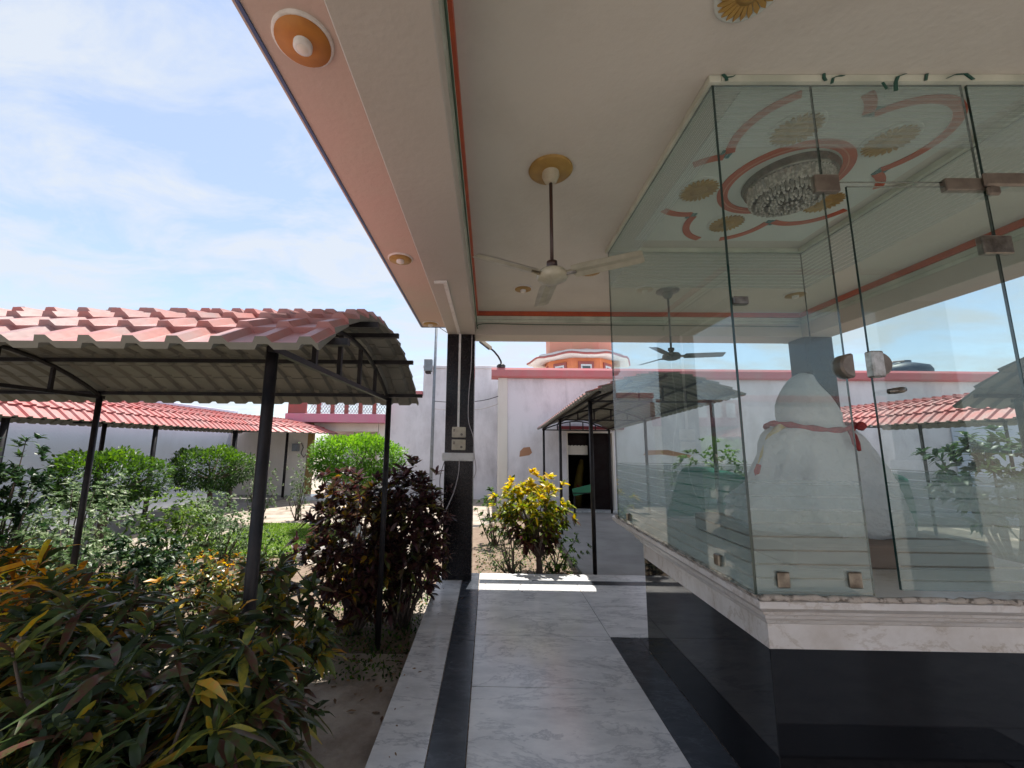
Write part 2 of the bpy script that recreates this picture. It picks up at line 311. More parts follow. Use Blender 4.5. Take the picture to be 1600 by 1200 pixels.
    def build(s, name, mats, parent=None, vfac=None):
        me = bpy.data.meshes.new(name); me.from_pydata(s.v, [], s.f)
        for m_ in (mats if isinstance(mats, (list, tuple)) else [mats]): me.materials.append(MT[m_] if isinstance(m_, str) else m_)
        me.polygons.foreach_set('material_index', s.m); me.polygons.foreach_set('use_smooth', s.s)
        me.update(); 
        o = bpy.data.objects.new(name, me); COL.objects.link(o)
        if parent is not None: put(o, parent)
        return o
def put(o, parent):
    o.parent = parent; o.matrix_parent_inverse = Matrix.Translation(-parent.location)
def recalc(o):
    import bmesh
    b = bmesh.new(); b.from_mesh(o.data); bmesh.ops.recalc_face_normals(b, faces=b.faces); b.to_mesh(o.data); b.free(); return o
def thing(name, label, cat, loc, group=None):
    o = bpy.data.objects.new(name, None); COL.objects.link(o); o.location = loc; o.empty_display_size = .2
    return tag(o, label, cat, group)
def tag(o, label=None, cat=None, group=None, kind=None):
    for k, v in (('label', label), ('category', cat), ('group', group), ('kind', kind)):
        if v: o[k] = v
    return o
def dup(root, loc, label, group=None):
    r = root.copy(); COL.objects.link(r); r.location = loc; r['label'] = label
    if group: r['group'] = group
    for ch in list(root.children):
        c = ch.copy(); COL.objects.link(c); c.parent = r
        for g in ch.children:
            d = g.copy(); COL.objects.link(d); d.parent = c
    return r

G = -.2
# ------------------------------------------------------------ ground
b = MB(); n_ = 60
xs = np.concatenate([np.linspace(-400, -16, 8), np.linspace(-14, 18, 50), np.linspace(20, 400, 8)]); ys = np.concatenate([np.linspace(-400, -12, 8), np.linspace(-10, 22, 50), np.linspace(24, 400, 8)])
vs = []
for y in ys:
    for x in xs:
        zz = G-.02+ (0.025*math.sin(x*2.1+y)*math.cos(y*1.7-x*.6) if abs(x) < 14 and abs(y) < 20 else 0)
        vs.append((x, y, zz-.01))
nx = len(xs)
b.add(vs, [(j*nx+i, j*nx+i+1, (j+1)*nx+i+1, (j+1)*nx+i) for j in range(len(ys)-1) for i in range(nx-1)], 0, True)
tag(b.build('ground', 'sand'), kind='structure')
def sheet(name, poly, z, m, th=.05, kind='structure'):
    return tag(recalc(MB().prism(poly, z-th, z).build(name, m)), kind=kind)
sheet('concrete_path', [(1.32, 5.40), (3.5, 5.40), (3.6, 11.5), (1.45, 11.5)], G+.02, 'concrete', .12)
sheet('side_path', [(-12, 1.85), (-.66, 1.85), (-.66, 3.75), (-12, 3.75)], G+.012, 'sand', .12)
sheet('wall_path', [(-8.7, .5), (-6.75, .5), (-6.75, 14), (-8.7, 14)], G+.03, 'concrete', .14)
sheet('right_path', [(4.75, 1.85), (12, 1.85), (12, 3.75), (4.75, 3.75)], G+.012, 'concrete', .12)
sheet('soil_bed', [(-.9, 5.45), (1.28, 5.45), (1.40, 11.4), (-.9, 8.4)], G+.006, 'soil', .1)
sheet('garden_bed', [(-6.6, 3.8), (-.7, 3.8), (-.9, 5.4), (-3.2, 6.6), (-6.6, 6.4)], G+.006, 'soil', .1)
sheet('lawn', [(-5.2, 6.7), (-3.1, 6.7), (-2.6, 8.2), (-3.4, 9.4), (-5.2, 9.4)], G+.008, 'turf', .1)
# curved concrete kerb of the lawn
kp = [(-3.0, 6.5), (-2.7, 7.2), (-2.5, 8.2), (-2.8, 9.0), (-3.4, 9.5)]
kb = MB(); kb.tube([(x, y, G+.02) for x, y in kp], .07, 6); tag(kb.build('lawn_kerb', 'concrete'), kind='structure')

# ------------------------------------------------------------ pavilion
PX0, PX1, PY0, PY1 = -.61, 4.46, -.35, 5.37
pav = thing('pavilion', 'open pavilion with cream ceiling, black granite columns and marble floor', 'pavilion', (1.93, 2.5, 0))
b = MB(); b.box(PX0, PX1, PY0, PY1, -.45, -.012, 0); recalc(b.build('floor_base', 'grout', pav))
b = MB()
gap = .003
def slab(x0, x1, y0, y1, mi): b.box(x0+gap, x1-gap, y0+gap, y1-gap, -.03, 0, mi, bev=.001)
# outer white border (left, back, right), black line, inner white slabs, black ring round the plinth
ysj = [PY0, .86-.7*1, .86, 1.56, 2.26, 2.96, 3.66, 4.36, PY1]
for y0, y1 in ((PY0, 1.0), (1.0, 3.7), (3.7, PY1)): slab(PX0, -.31, y0, y1, 0)
slab(-.31, -.105, PY0, 1.2, 1); slab(-.31, -.105, 1.2, 3.6, 1); slab(-.31, -.105, 3.6, PY1, 1)
slab(-.105, 4.0, 5.125, PY1, 0); slab(-.105, 4.0, 4.985, 5.125, 1)
for y0, y1 in ((PY0, .16), (.16, .86), (.86, 1.56), (1.56, 2.26), (2.26, 2.96), (2.96, 3.70), (3.70, 4.985)): slab(-.105, 1.04, y0, y1, 0)
slab(1.04, 2.0, 4.36, 4.985, 0); slab(1.04, 2.0, 3.70, 4.36, 0)
slab(2.0, 4.0, 3.70, 4.985, 0)
slab(1.04, 1.285, 1.6, 3.70, 1); slab(1.285, 2.7, 3.49, 3.70, 1); slab(1.04, 2.95, 1.6-.25, 1.6, 1)
slab(1.04, 4.0, PY0, 1.35, 0); slab(2.95, 4.0, 1.35, 3.7, 0); slab(4.0, PX1, PY0, PY1, 0); slab(2.7, 2.95, 1.6, 3.7, 1)
recalc(b.build('floor', ['marble', 'black_floor'], pav))
# roof: ceiling slab, overhang, beams
CX0, CX1, CY0, CY1 = -.2, 4.06, -.42, 5.10
b = MB(); b.box(CX0-.02, CX1+.02, CY0-.02, CY1+.02, 3.34, 3.44); recalc(b.build('ceiling', 'ceiling', pav))
b = MB()
b.box(-.555, CX0, CY0-.35, CY1+.36, 3.03, 3.42, bev=.006); b.box(CX1, CX1+.355, CY0-.35, CY1+.36, 3.03, 3.42, bev=.006)
b.box(CX0+.001, CX1-.001, CY1, CY1+.355, 3.032, 3.42, bev=.006); b.box(CX0+.001, CX1-.001, CY0-.345, CY0, 3.032, 3.42, bev=.006)
recalc(b.build('beam', 'beam', pav))
b = MB()
ox0, ox1, oy0, oy1 = -1.05, 4.92, -1.2, 5.86
b.box(ox0, -.56, oy0, oy1, 3.35, 3.46, bev=.004); b.box(4.42, ox1, oy0, oy1, 3.35, 3.46, bev=.004)
b.box(-.56, 4.42, 5.462, oy1, 3.351, 3.459); b.box(-.56, 4.42, oy0, -.775, 3.351, 3.459)
recalc(b.build('overhang', 'soffit', pav))
b = MB(); b.box(-.9, 4.8, -1.05, 5.7, 3.461, 3.60); recalc(b.build('roof_slab', 'ceiling', pav))
b = MB()
b.box(ox0+.018, ox0+.034, oy0+.02, oy1-.02, 3.342, 3.352); b.box(ox0+.034, ox1-.034, oy1-.034, oy1-.018, 3.342, 3.352); b.box(ox1-.034, ox1-.018, oy0+.02, oy1-.02, 3.342, 3.352)
recalc(b.build('drip_line', 'blue', pav))
def ring_mould(name, w, z0, z1, m):
    b = MB(); x0, x1, y0, y1 = CX0, CX1, CY0, CY1
    b.box(x0, x0+w, y0, y1, z0, z1); b.box(x1-w, x1, y0, y1, z0, z1); b.box(x0+w, x1-w, y1-w, y1, z0, z1); b.box(x0+w, x1-w, y0, y0+w, z0, z1)
    return recalc(b.build(name, m, pav))
ring_mould('orange_moulding', .042, 3.282, 3.3385, 'orange_line')
ring_mould('pale_moulding', .024, 3.235, 3.280, 'ledge')
ring_mould('lower_moulding', .010, 3.20, 3.2335, 'ledge')
# columns
for cx, cy in ((-.557, 5.08), (4.06, 5.08), (-.557, -.77), (4.06, -.77)):
    if cx > 0: cx += .0
    b = MB(); w = .357; d = .285 if cy > 0 else .34
    b.box(cx, cx+w, cy, cy+d, 0 if cy > 0 else G-.1, 3.03, bev=.004); c = recalc(b.build('column', 'granite', pav))
    if cx < 0 and cy > 0: col_front = c
    b = MB(); b.box(cx-.03, cx+w+.012, cy-.03, cy+d+.02, 1.40, 1.50, bev=.008)
    o = recalc(b.build('marble_band', 'white', c)); o.parent = c; o.matrix_parent_inverse = Matrix.Identity(4)

# ---- things fixed to the near-left column and the beams
Yc = 5.08
b = MB(); b.box(-.405, -.378, Yc-.018, Yc, 1.82, 3.03); tag(recalc(b.build('cable_conduit', 'white')), 'white plastic cable conduit running up the black column', 'conduit')
def switchbox(z, label):
    t = thing('switch_box', label, 'switch box', (-.43, Yc, z), 'switch boxes on the column')
    b = MB(); b.box(-.465, -.295, Yc-.055, Yc-.001, z, z+.13, bev=.006); recalc(b.build('housing', 'plasticw', t))
    for i in range(4):
        b = MB(); b.box(-.45+i*.037, -.425+i*.037, Yc-.062, Yc-.0545, z+.07, z+.105, bev=.002)
        recalc(b.build('switch', 'plasticw' if i else 'darkchrome', t))
    for i in range(2):
        b = MB(); b.lathe([(.016, 0), (.016, -.003), (.012, -.005)], (-.42+i*.075, Yc-.0555, z+.037), 14, 0, False, 'y')
        recalc(b.build('socket', 'darkchrome' if i else 'plasticw', t))
    return t
switchbox(1.69, 'upper cream switch box, directly below the white conduit on the column')
switchbox(1.535, 'lower cream switch box, just above the marble band on the column')
def wire(name, pts, r, m, label):
    P_ = [Vector(p) for p in pts]; q = []
    for i in range(len(P_)-1):
        p0, p1, p2, p3 = P_[max(i-1, 0)], P_[i], P_[i+1], P_[min(i+2, len(P_)-1)]
        for k in range(6):
            t = k/6; q.append(.5*((2*p1)+(-p0+p2)*t+(2*p0-5*p1+4*p2-p3)*t*t+(-p0+3*p1-3*p2+p3)*t**3))
    q.append(P_[-1]); b = MB(); b.tube(q, r, 6); return tag(b.build(name, m), label, 'wire')
y_ = Yc-.02
wire('hanging_wire', [(-.235, y_, 3.02), (-.24, y_-.01, 2.6), (-.265, y_-.01, 2.2), (-.262, y_, 1.9), (-.20, y_-.03, 1.7), (-.185, y_-.03, 1.5), (-.16, y_-.01, 1.3), (-.185, y_, 1.2)], .006, 'wirew', 'thin grey wire dangling down the column past the switch boxes')
wire('loose_cable', [(-.37, y_, 1.40), (-.375, y_-.02, 1.25), (-.42, y_-.03, 1.05), (-.5, y_-.04, .85), (-.54, y_-.03, .78)], .007, 'wirew', 'loose pale cable hanging below the marble band of the column')
wire('column_edge_wire', [(-.55, y_, 1.40), (-.60, y_-.02, 1.2), (-.585, y_-.02, .95), (-.56, y_, .8)], .005, 'wirek', 'thin black wire curling along the outer edge of the column')
wire('ceiling_cable', [(-.178, -.3, 3.215), (-.176, 1.2, 3.21), (-.178, 2.6, 3.208), (-.176, 4.0, 3.20), (-.176, 4.9, 3.18), (-.16, 5.06, 3.10), (-.10, 5.07, 3.17), (.6, 5.072, 3.165), (2.2, 5.072, 3.165), (4.0, 5.072, 3.16)], .006, 'wireg', 'dark cable clipped along the beam under the orange ceiling line')
b = MB(); b.box(-.42, -.385, 3.35, 5.02, 3.012, 3.0295); b.box(-.50, -.42, 3.35, 3.385, 3.012, 3.0295); tag(recalc(b.build('beam_conduit', 'white')), 'flat cable casing fixed under the left beam near the column', 'conduit')

# medallion lights on overhang and ceiling
def disc_light(x, y, z, r, m, label, grp, cat='ceiling light'):
    t = thing('disc_light', label, cat, (x, y, z), grp)
    MB().lathe([(r+.012, 0), (r+.012, -.010), (r+.002, -.014)], (x, y, z), 36).build('rim', 'white', t)
    MB().lathe([(r, -.0145), (r, -.02), (r*.35, -.024)], (x, y, z), 36).build('disc', m, t)
    MB().lathe([(r*.34, -.0245), (r*.34, -.045), (r*.22, -.05)], (x, y, z), 24).build('lamp_ring', 'white', t)
    MB().lathe([(r*.21, -.0505), (r*.15, -.056)], (x, y, z), 18).build('bulb', 'bulb', t)
    return t
disc_light(-.83, 1.50, 3.35, .115, 'gold_orange', 'orange disc light nearest the camera under the pink overhang', 'disc lights under the overhang')
disc_light(-.86, 3.58, 3.35, .105, 'gold', 'ochre disc light in the middle of the pink overhang', 'disc lights under the overhang')
disc_light(-.87, 5.64, 3.35, .105, 'gold', 'ochre disc light at the far corner of the overhang near the column', 'disc lights under the overhang')
disc_light(.363, 4.27, 3.34, .09, 'gold', 'small ochre disc light on the ceiling beyond the cream fan', 'disc lights on the ceiling')
disc_light(3.47, 4.40, 3.34, .10, 'gold', 'grey-looking disc light on the far right ceiling seen through the glass', 'disc lights on the ceiling')
def sunflower(x, y, z, r, label, ell=1.0, m='gold'):
    t = thing('flower_medallion', label, 'ceiling flower', (x, y, z), 'gold flower medallions on the ceiling')
    MB().lathe([(r*1.08, 0), (r*1.08, -.006), (r*1.02, -.009)], (x, y, z), 36).build('backing_plate', 'tilewhite', t)
    b = MB(); n = 24
    for k in range(n):
        a = 2*math.pi*k/n; d = Vector((math.cos(a), math.sin(a), 0)); e = Vector((-d.y, d.x, 0)); c = Vector((x, y, z-.0095))
        p = [c+d*r*.35-e*r*.045, c+d*r*.8-e*r*.085, c+d*r*.97+e*r*.03, c+d*r*.8+e*r*.085, c+d*r*.35+e*r*.045]
        q = [v+Vector((0, 0, -.008)) for v in p]
        b.add(p+q, [(0, 1, 2, 3, 4), (9, 8, 7, 6, 5)]+[(i, (i+1) % 5, 5+(i+1) % 5, 5+i) for i in range(5)])
    recalc(b.build('petals', m, t))
    MB().lathe([(r*.42, -.010), (r*.42, -.02), (r*.2, -.028)], (x, y, z), 24).build('centre', m, t)
sunflower(.985, 1.30, 3.34, .115, 'gold flower medallion cut by the top edge of the photo, above the glass box')
sunflower(1.00, 3.82, 3.34, .105, 'gold flower medallion behind the right blade of the cream fan')

# ceiling panel with the orange lobed line above the statue
pc = thing('ceiling_panel', 'pale ceiling panel painted with an orange lobed flower line above the statue', 'ceiling panel', (1.9, 2.45, 3.34))
PZ = 3.333
b = MB(); b.box(1.22, 2.62, 1.72, 3.20, PZ, 3.3395, bev=.002); recalc(b.build('board', 'tilewhite', pc))
def strip(pts, w, z, th=.004, closed=False):
    b = MB(); n = len(pts); vs = []
    for i, p in enumerate(pts):
        p = Vector(p); a = Vector(pts[(i-1) % n] if closed or i else pts[0]); c = Vector(pts[(i+1) % n] if closed or i < n-1 else pts[-1])
        d = (c-a).normalized(); e = Vector((-d.y, d.x))
        for s_ in (-1, 1):
            for zz in (z, z-th): vs.append((p.x+e.x*w*s_/2, p.y+e.y*w*s_/2, zz))
    fs = []
    for i in range(n if closed else n-1):
        j = (i+1) % n; a, c = i*4, j*4
        fs += [(a, a+2, c+2, c), (a+1, c+1, c+3, a+3), (a, c, c+1, a+1), (a+2, a+3, c+3, c+2)]
    b.add(vs, fs); return b
cxp, cyp = 1.90, 2.42
circ = [(cxp+.335*math.cos(a), cyp+.335*math.sin(a)) for a in np.linspace(0, 2*math.pi, 60, endpoint=False)]
recalc(strip(circ, .065, PZ-.0005, .006, True).build('orange_ring', 'orange_line', pc))
circ = [(cxp+.335*math.cos(a), cyp+.335*math.sin(a)) for a in np.linspace(0, 2*math.pi, 60, endpoint=False)]
recalc(strip([(cxp+(x-cxp)*.985, cyp+(y-cyp)*.985) for x, y in circ], .006, PZ-.007, .003, True).build('ring_groove', 'salmon', pc))
for k in range(5):
    am = R(26+72*k); ca, cb_ = am-R(34), am+R(34)
    ctr = Vector((cxp+.50*math.cos(am), cyp+.50*math.sin(am)))
    P0 = Vector((cxp+.55*math.cos(ca), cyp+.55*math.sin(ca))); P1 = Vector((cxp+.55*math.cos(cb_), cyp+.55*math.sin(cb_)))
    a0 = math.atan2((P0-ctr).y, (P0-ctr).x); a1 = math.atan2((P1-ctr).y, (P1-ctr).x)
    while a1 < a0: a1 += 2*math.pi
    r0 = (P0-ctr).length
    pts = []
    for t in np.linspace(0, 1, 26):
        a = a0+(a1-a0)*t; rr = r0*(1-.16*math.sin(math.pi*t)); p = (ctr.x+rr*math.cos(a), ctr.y+rr*math.sin(a))
        if 1.25 < p[0] < 2.60 and 1.75 < p[1] < 3.17: pts.append(p)
        elif len(pts) > 1: recalc(strip(pts, .05, PZ-.0005, .006).build('orange_line', 'orange_line', pc)); pts = []
        else: pts = []
    if len(pts) > 1: recalc(strip(pts, .05, PZ-.0005, .006).build('orange_line', 'orange_line', pc))
    dcx, dcy = cxp+.56*math.cos(am+R(36)), cyp+.56*math.sin(am+R(36))
    b = MB()
    for i in (-1, 0, 1):
        for j in (-1, 0, 1): b.box(dcx+i*.024-.009, dcx+i*.024+.009, dcy+j*.024-.009, dcy+j*.024+.009, PZ-.005, PZ-.0002)
    recalc(b.build('mosaic_tiles', 'tilegreen', pc))
names5 = ['right of the chandelier', 'behind the chandelier', 'left of the chandelier', 'on the near left of the chandelier', 'on the near right of the chandelier']
for k in range(5):
    am = R(26+72*k); x, y = cxp+.50*math.cos(am), cyp+.50*math.sin(am)
    sunflower(x, y, PZ, .125, 'gold flower medallion inside the orange lobe '+names5[k], m='gold')

# chandelier
ch = thing('chandelier', 'round crystal flush chandelier hanging above the statue in the glass box', 'chandelier', (cxp+.03, cyp-.02, PZ))
c0 = (cxp+.03, cyp-.02, PZ)
MB().lathe([(.255, 0), (.262, -.012), (.24, -.03), (.25, -.045), (.225, -.06)], c0, 48).build('rim', 'crystaldark', ch)
def prisms(r, z0, z1, n, name, w=.010):
    b = MB()
    for k in range(n):
        a = 2*math.pi*k/n; d = Vector((math.cos(a), math.sin(a), 0)); e = Vector((-d.y, d.x, 0)); c = Vector(c0)+d*r
        top = c+Vector((0, 0, z0)); bo = c+Vector((0, 0, z1)) - d*.008
        vs = [top+e*w+d*w*.3, top+d*w, top-e*w+d*w*.3, top-d*w, bo+e*w+d*w*.3, bo+d*w, bo-e*w+d*w*.3, bo-d*w, bo+Vector((0, 0, -.014))]
        b.add(vs, [(0, 1, 5, 4), (1, 2, 6, 5), (2, 3, 7, 6), (3, 0, 4, 7), (0, 3, 2, 1), (4, 5, 8), (5, 6, 8), (6, 7, 8), (7, 4, 8)])
    recalc(b.build(name, 'crystal', ch))
prisms(.225, -.055, -.125, 64, 'crystal_fringe', .011); prisms(.17, -.11, -.155, 44, 'middle_fringe'); prisms(.10, -.145, -.178, 26, 'inner_fringe')
b = MB()
for r_, z_ in ((.215, -.132), (.185, -.148), (.15, -.165), (.115, -.174), (.075, -.184), (.035, -.190)):
    for k in range(int(r_*150)+4):
        a = 2*math.pi*k/(int(r_*150)+4); p = (c0[0]+r_*math.cos(a), c0[1]+r_*math.sin(a), c0[2]+z_)
        b.lathe([(.001, -.010), (.009, -.004), (.009, .004), (.001, .010)], p, 6)
b.build('crystal_beads', 'crystal', ch)

# ---- ceiling fans
def fan(x, y, rose_r, zhub, rot, label, mats, dz=0):
    mr, mb, mrod = mats
    t = thing('ceiling_fan', label, 'ceiling fan', (x, y, 3.34), 'ceiling fans under the pavilion ceiling')
    MB().lathe([(rose_r, 0), (rose_r+.004, -.01), (rose_r*.96, -.02), (rose_r*.4, -.024)], (x, y, 3.34), 40).build('ceiling_rose', mr, t)
    MB().lathe([(.052, -.024), (.055, -.05), (.04, -.085), (.02, -.10)], (x, y, 3.34), 24).build('canopy_cup', mb, t)
    MB().tube([(x, y, 3.25), (x, y, zhub+.06)], .011, 10).build('rod', mrod, t)
    MB().lathe([(.012, .10), (.032, .095), (.034, .07), (.02, .055), (.03, .045), (.028, .03)], (x, y, zhub), 16).build('coupling', 'rod', t)
    MB().lathe([(.03, .042), (.075, .036), (.092, .018), (.095, -.006), (.085, -.024), (.06, -.034), (.055, -.037), (.02, -.040)], (x, y, zhub), 32).build('motor', mb, t)
    for k in range(3):
        a = rot+k*2*math.pi/3; d = Vector((math.cos(a), math.sin(a), 0)); e = Vector((-d.y, d.x, 0)); b = MB(); vs = []
        rows = [(.09, .018), (.125, .022), (.135, .055), (.18, .058), (.30, .057), (.44, .055), (.51, .053), (.525, .045)]
        c = Vector((x, y, zhub+.008))
        for r_, w in rows:
            for s_, zo in ((-1, .010), (-.35, .0), (.35, -.002), (1, -.016)):
                vs.append(c+d*r_+e*w*s_+Vector((0, 0, zo*(w/.057))))
        nb = len(vs); vs += [v+Vector((0, 0, -.003)) for v in vs]
        fs = []
        for i in range(len(rows)-1):
            for j in range(3):
                q = (i*4+j, i*4+j+1, i*4+j+5, i*4+j+4); fs += [q, tuple(nb+i_ for i_ in reversed(q))]
        b.add(vs, fs, 0, False); b.build('blade', mb, t)
        b = MB(); b.bar(c+d*.075+Vector((0, 0, -.01)), c+d*.15+Vector((0, 0, -.008)), .016); b.build('blade_bracket', 'chrome', t)
fan(.375, 2.32, .135, 2.62, R(90), 'cream ceiling fan with ochre ceiling rose hanging left of the glass box', ('gold', 'fanmetal', 'rod'))
fan(1.99, 4.32, .12, 2.58, R(-12), 'grey ceiling fan hanging beyond the glass box, seen through the glass', ('fangrey', 'fangrey', 'fangrey'))

# ------------------------------------------------------------ shrine: plinth, cornice, glass
BX0, BX1, BY0, BY1 = 1.04, 2.74, 1.68, 3.30
pl = thing('shrine_plinth', 'polished black granite plinth with a white marble cornice under the glass box', 'plinth', (1.9, 2.5, 0))
qx0, qx1, qy0, qy1 = 1.285, 2.55, 2.0, 3.49
b = MB(); b.box(qx0, qx1, qy0, qy1, 0, .70, bev=.003); recalc(b.build('granite_base', 'plinth_granite', pl))
prof = [(0.0, .70), (0.0, .805), (.022, .822), (.028, .836), (.045, .845), (.062, .862), (.066, .876), (.10, .895), (.128, .912), (.132, .926), (.16, .94), (.19, .955), (.225, .985), (.230, 1.012), (.215, 1.022)]
def ringloft(prof, bx, smooth=False):
    b = MB(); vs = []; x0, x1, y0, y1 = bx
    for o_, z in prof:
        oy0 = o_*1.4
        vs += [(x0-o_, y0-oy0, z), (x1+o_, y0-oy0, z), (x1+o_, y1+o_*.3, z), (x0-o_, y1+o_*.3, z)]
    n = len(prof); fs = [(0, 1, 2, 3), tuple((n-1)*4+k for k in range(4))]
    for i in range(n-1):
        for k in range(4): fs.append((i*4+k, i*4+(k+1) % 4, (i+1)*4+(k+1) % 4, (i+1)*4+k))
    return b.add(vs, fs, 0, smooth)
recalc(ringloft([(o_+.004, z) for o_, z in prof], (qx0, qx1, qy0, qy1)).build('cornice', 'cornice', pl))
# crumbling adhesive bead at the foot of the glass
b = MB()
def bead(a, c, n=46, r=.012, gaps=()):
    a, c = Vector(a), Vector(c); pts = []; rs = []
    for i in range(n+1):
        t = i/n; pts.append(a.lerp(c, t)+Vector((random.uniform(-.003, .003), random.uniform(-.003, .003), random.uniform(-.003, .003)))); rs.append(r*random.uniform(.75, 1.35))
    b.tube(pts, rs, 7)
bead((1.055, 1.69, 1.03), (1.055, 3.45, 1.03)); bead((1.045, 1.672, 1.026), (2.78, 1.672, 1.026), 60, .010); b.build('adhesive_bead', 'grout', pl)
b = MB(); pts = []
for i in range(14):
    t = i/13; x = 1.06+.35*t; w = .030*(1-.55*t)*random.uniform(.8, 1.2); pts.append((x, w))
vs = [(x, 1.70, 1.0235) for x, w in pts]+[(x, 1.70-w, 1.0235) for x, w in pts]; vs += [(x, y, 1.0265) for x, y, z in vs]
n = 14; b.add(vs, [(i, i+1, n+i+1, n+i) for i in range(n-1)]+[(2*n+i, 2*n+n+i, 2*n+n+i+1, 2*n+i+1) for i in range(n-1)]+[(n+i, n+i+1, 3*n+i+1, 3*n+i) for i in range(n-1)]); recalc(b.build('broken_edge', 'wood', pl))

gb = thing('glass_cabinet', 'frameless glass cabinet with etched stripes around the seated statue', 'glass cabinet', (1.9, 2.5, 1.03))
def pane(name, x0, x1, y0, y1, z0, z1, label=None):
    b = MB(); thin_x = (x1-x0) < (y1-y0)
    vs = [(x0, y0, z0), (x1, y0, z0), (x1, y1, z0), (x0, y1, z0), (x0, y0, z1), (x1, y0, z1), (x1, y1, z1), (x0, y1, z1)]
    big = [(1, 2, 6, 5), (3, 0, 4, 7)] if thin_x else [(0, 1, 5, 4), (2, 3, 7, 6)]
    sm = [(0, 3, 2, 1), (4, 5, 6, 7)]+([(0, 1, 5, 4), (2, 3, 7, 6)] if thin_x else [(1, 2, 6, 5), (3, 0, 4, 7)])
    b.add(vs, big, 0); b.add(vs, sm, 1); o = recalc_keep(b.build(name, ['glass', 'edge'], gb))
    if label: o['label'] = label
    return o
def recalc_keep(o): return recalc(o)
T = .010
FT = 3.30
pane('front_pane', BX0+T+.001, 1.505, BY0, BY0+T, 1.035, FT)
pane('glass_door', 1.606, 2.222, BY0-.004, BY0-.004+T, 1.06, 2.775, 'hinged glass door in the front of the cabinet')
pane('transom_pane', 1.508, 2.208, BY0, BY0+T, 2.80, FT)
pane('front_pane', 2.232, BX1-T-.001, BY0, BY0+T, 1.035, FT)
pane('side_pane', BX0, BX0+T, BY0, 3.36, 1.035, FT)
pane('side_pane', BX1-T, BX1, BY0, 3.36, 1.035, FT)
pane('rear_pane', BX0+T+.001, BX1-T-.001, 3.35, 3.36, 1.035, FT)
# ceiling rail holding the glass
b = MB(); rw = .018
b.box(BX0-rw, BX0+T+.03, BY0-rw, 3.36+rw, 3.301, 3.3385, bev=.003); b.box(BX1-T-.03, BX1+rw, BY0-rw, 3.36+rw, 3.301, 3.3385, bev=.003)
b.box(BX0+T+.031, BX1-T-.031, BY0-rw, BY0+.03, 3.302, 3.338); b.box(BX0+T+.031, BX1-T-.031, 3.33, 3.36+rw, 3.302, 3.338)
recalc(b.build('ceiling_rail', 'ledge', gb))
# hardware
def hw(name, x, z, w, h, m='darkchrome', y=BY0, th=.030, lab=None):
    b = MB(); b.box(x-w/2, x+w/2, y-th/2+T/2, y+th/2+T/2, z-h/2, z+h/2, bev=.004); o = recalc(b.build(name, m, gb)); 
    if lab: o['label'] = lab
    return o
hw('patch_fitting', 1.520, 2.79, .11, .085, 'bronze'); hw('patch_fitting', 2.15, 2.785, .21, .06, 'bronze')
b = MB(); b.box(2.20, 2.48, BY0-.028, BY0-.008, 2.765, 2.83, bev=.008); b.box(2.205, 2.26, BY0-.03, BY0-.01, 2.72, 2.764, bev=.008); recalc(b.build('patch_arm', 'bronze', gb))
hw('pane_clip', 1.154, 1.092, .048, .06); hw('pane_clip', 1.432, 1.095, .05, .06)
hw('pane_hinge', 2.225, 2.495, .13, .085, 'darkchrome'); hw('pane_hinge', 1.085, 2.232, .065, .035, 'darkchrome')
def sidehw(y, z, h, w): 
    b = MB(); b.box(BX0-.012, BX0+.02, y-w/2, y+w/2, z-h/2, z+h/2, bev=.004); recalc(b.build('pane_clip', 'darkchrome', gb))
sidehw(1.92, 1.10, .05, .045); sidehw(3.10, 1.085, .05, .045)
def halfdisc(cx, cz, r, sgn, m, name):
    b = MB(); n = 18; vs = []
    for yy, rr in ((BY0-.026, r*.86), (BY0-.018, r), (BY0+.028, r), (BY0+.036, r*.86)):
        for k in range(n+1):
            a = -math.pi/2+math.pi*k/n; vs.append((cx+sgn*rr*math.cos(a), yy, cz+rr*math.sin(a)))
    fs = []
    for i in range(3):
        for k in range(n): fs.append((i*(n+1)+k, i*(n+1)+k+1, (i+1)*(n+1)+k+1, (i+1)*(n+1)+k))
        fs.append((i*(n+1)+n, i*(n+1), (i+1)*(n+1), (i+1)*(n+1)+n))
    fs += [tuple(range(n+1)), tuple(3*(n+1)+k for k in range(n+1))]
    b.add(vs, fs, 0, False); return recalc(b.build(name, m, gb))
halfdisc(1.515, 1.945, .052, -1, 'bronze', 'lock_plate')
lk = halfdisc(1.63, 1.953, .050, 1, 'bronze', 'door_lock')
b = MB(); b.box(1.582, 1.632, BY0-.040, BY0-.001, 1.895, 2.005, bev=.005); o = recalc(b.build('lock_body', 'chrome', lk)); o.parent = lk; o.matrix_parent_inverse = Matrix.Identity(4)
b = MB(); b.tube([(1.64, BY0-.028, 1.835), (1.665, BY0-.03, 1.838), (1.69, BY0-.03, 1.842), (1.705, BY0-.028, 1.845)], [.011, .013, .013, .010], 10); b.build('door_knob', 'darkchrome', gb)
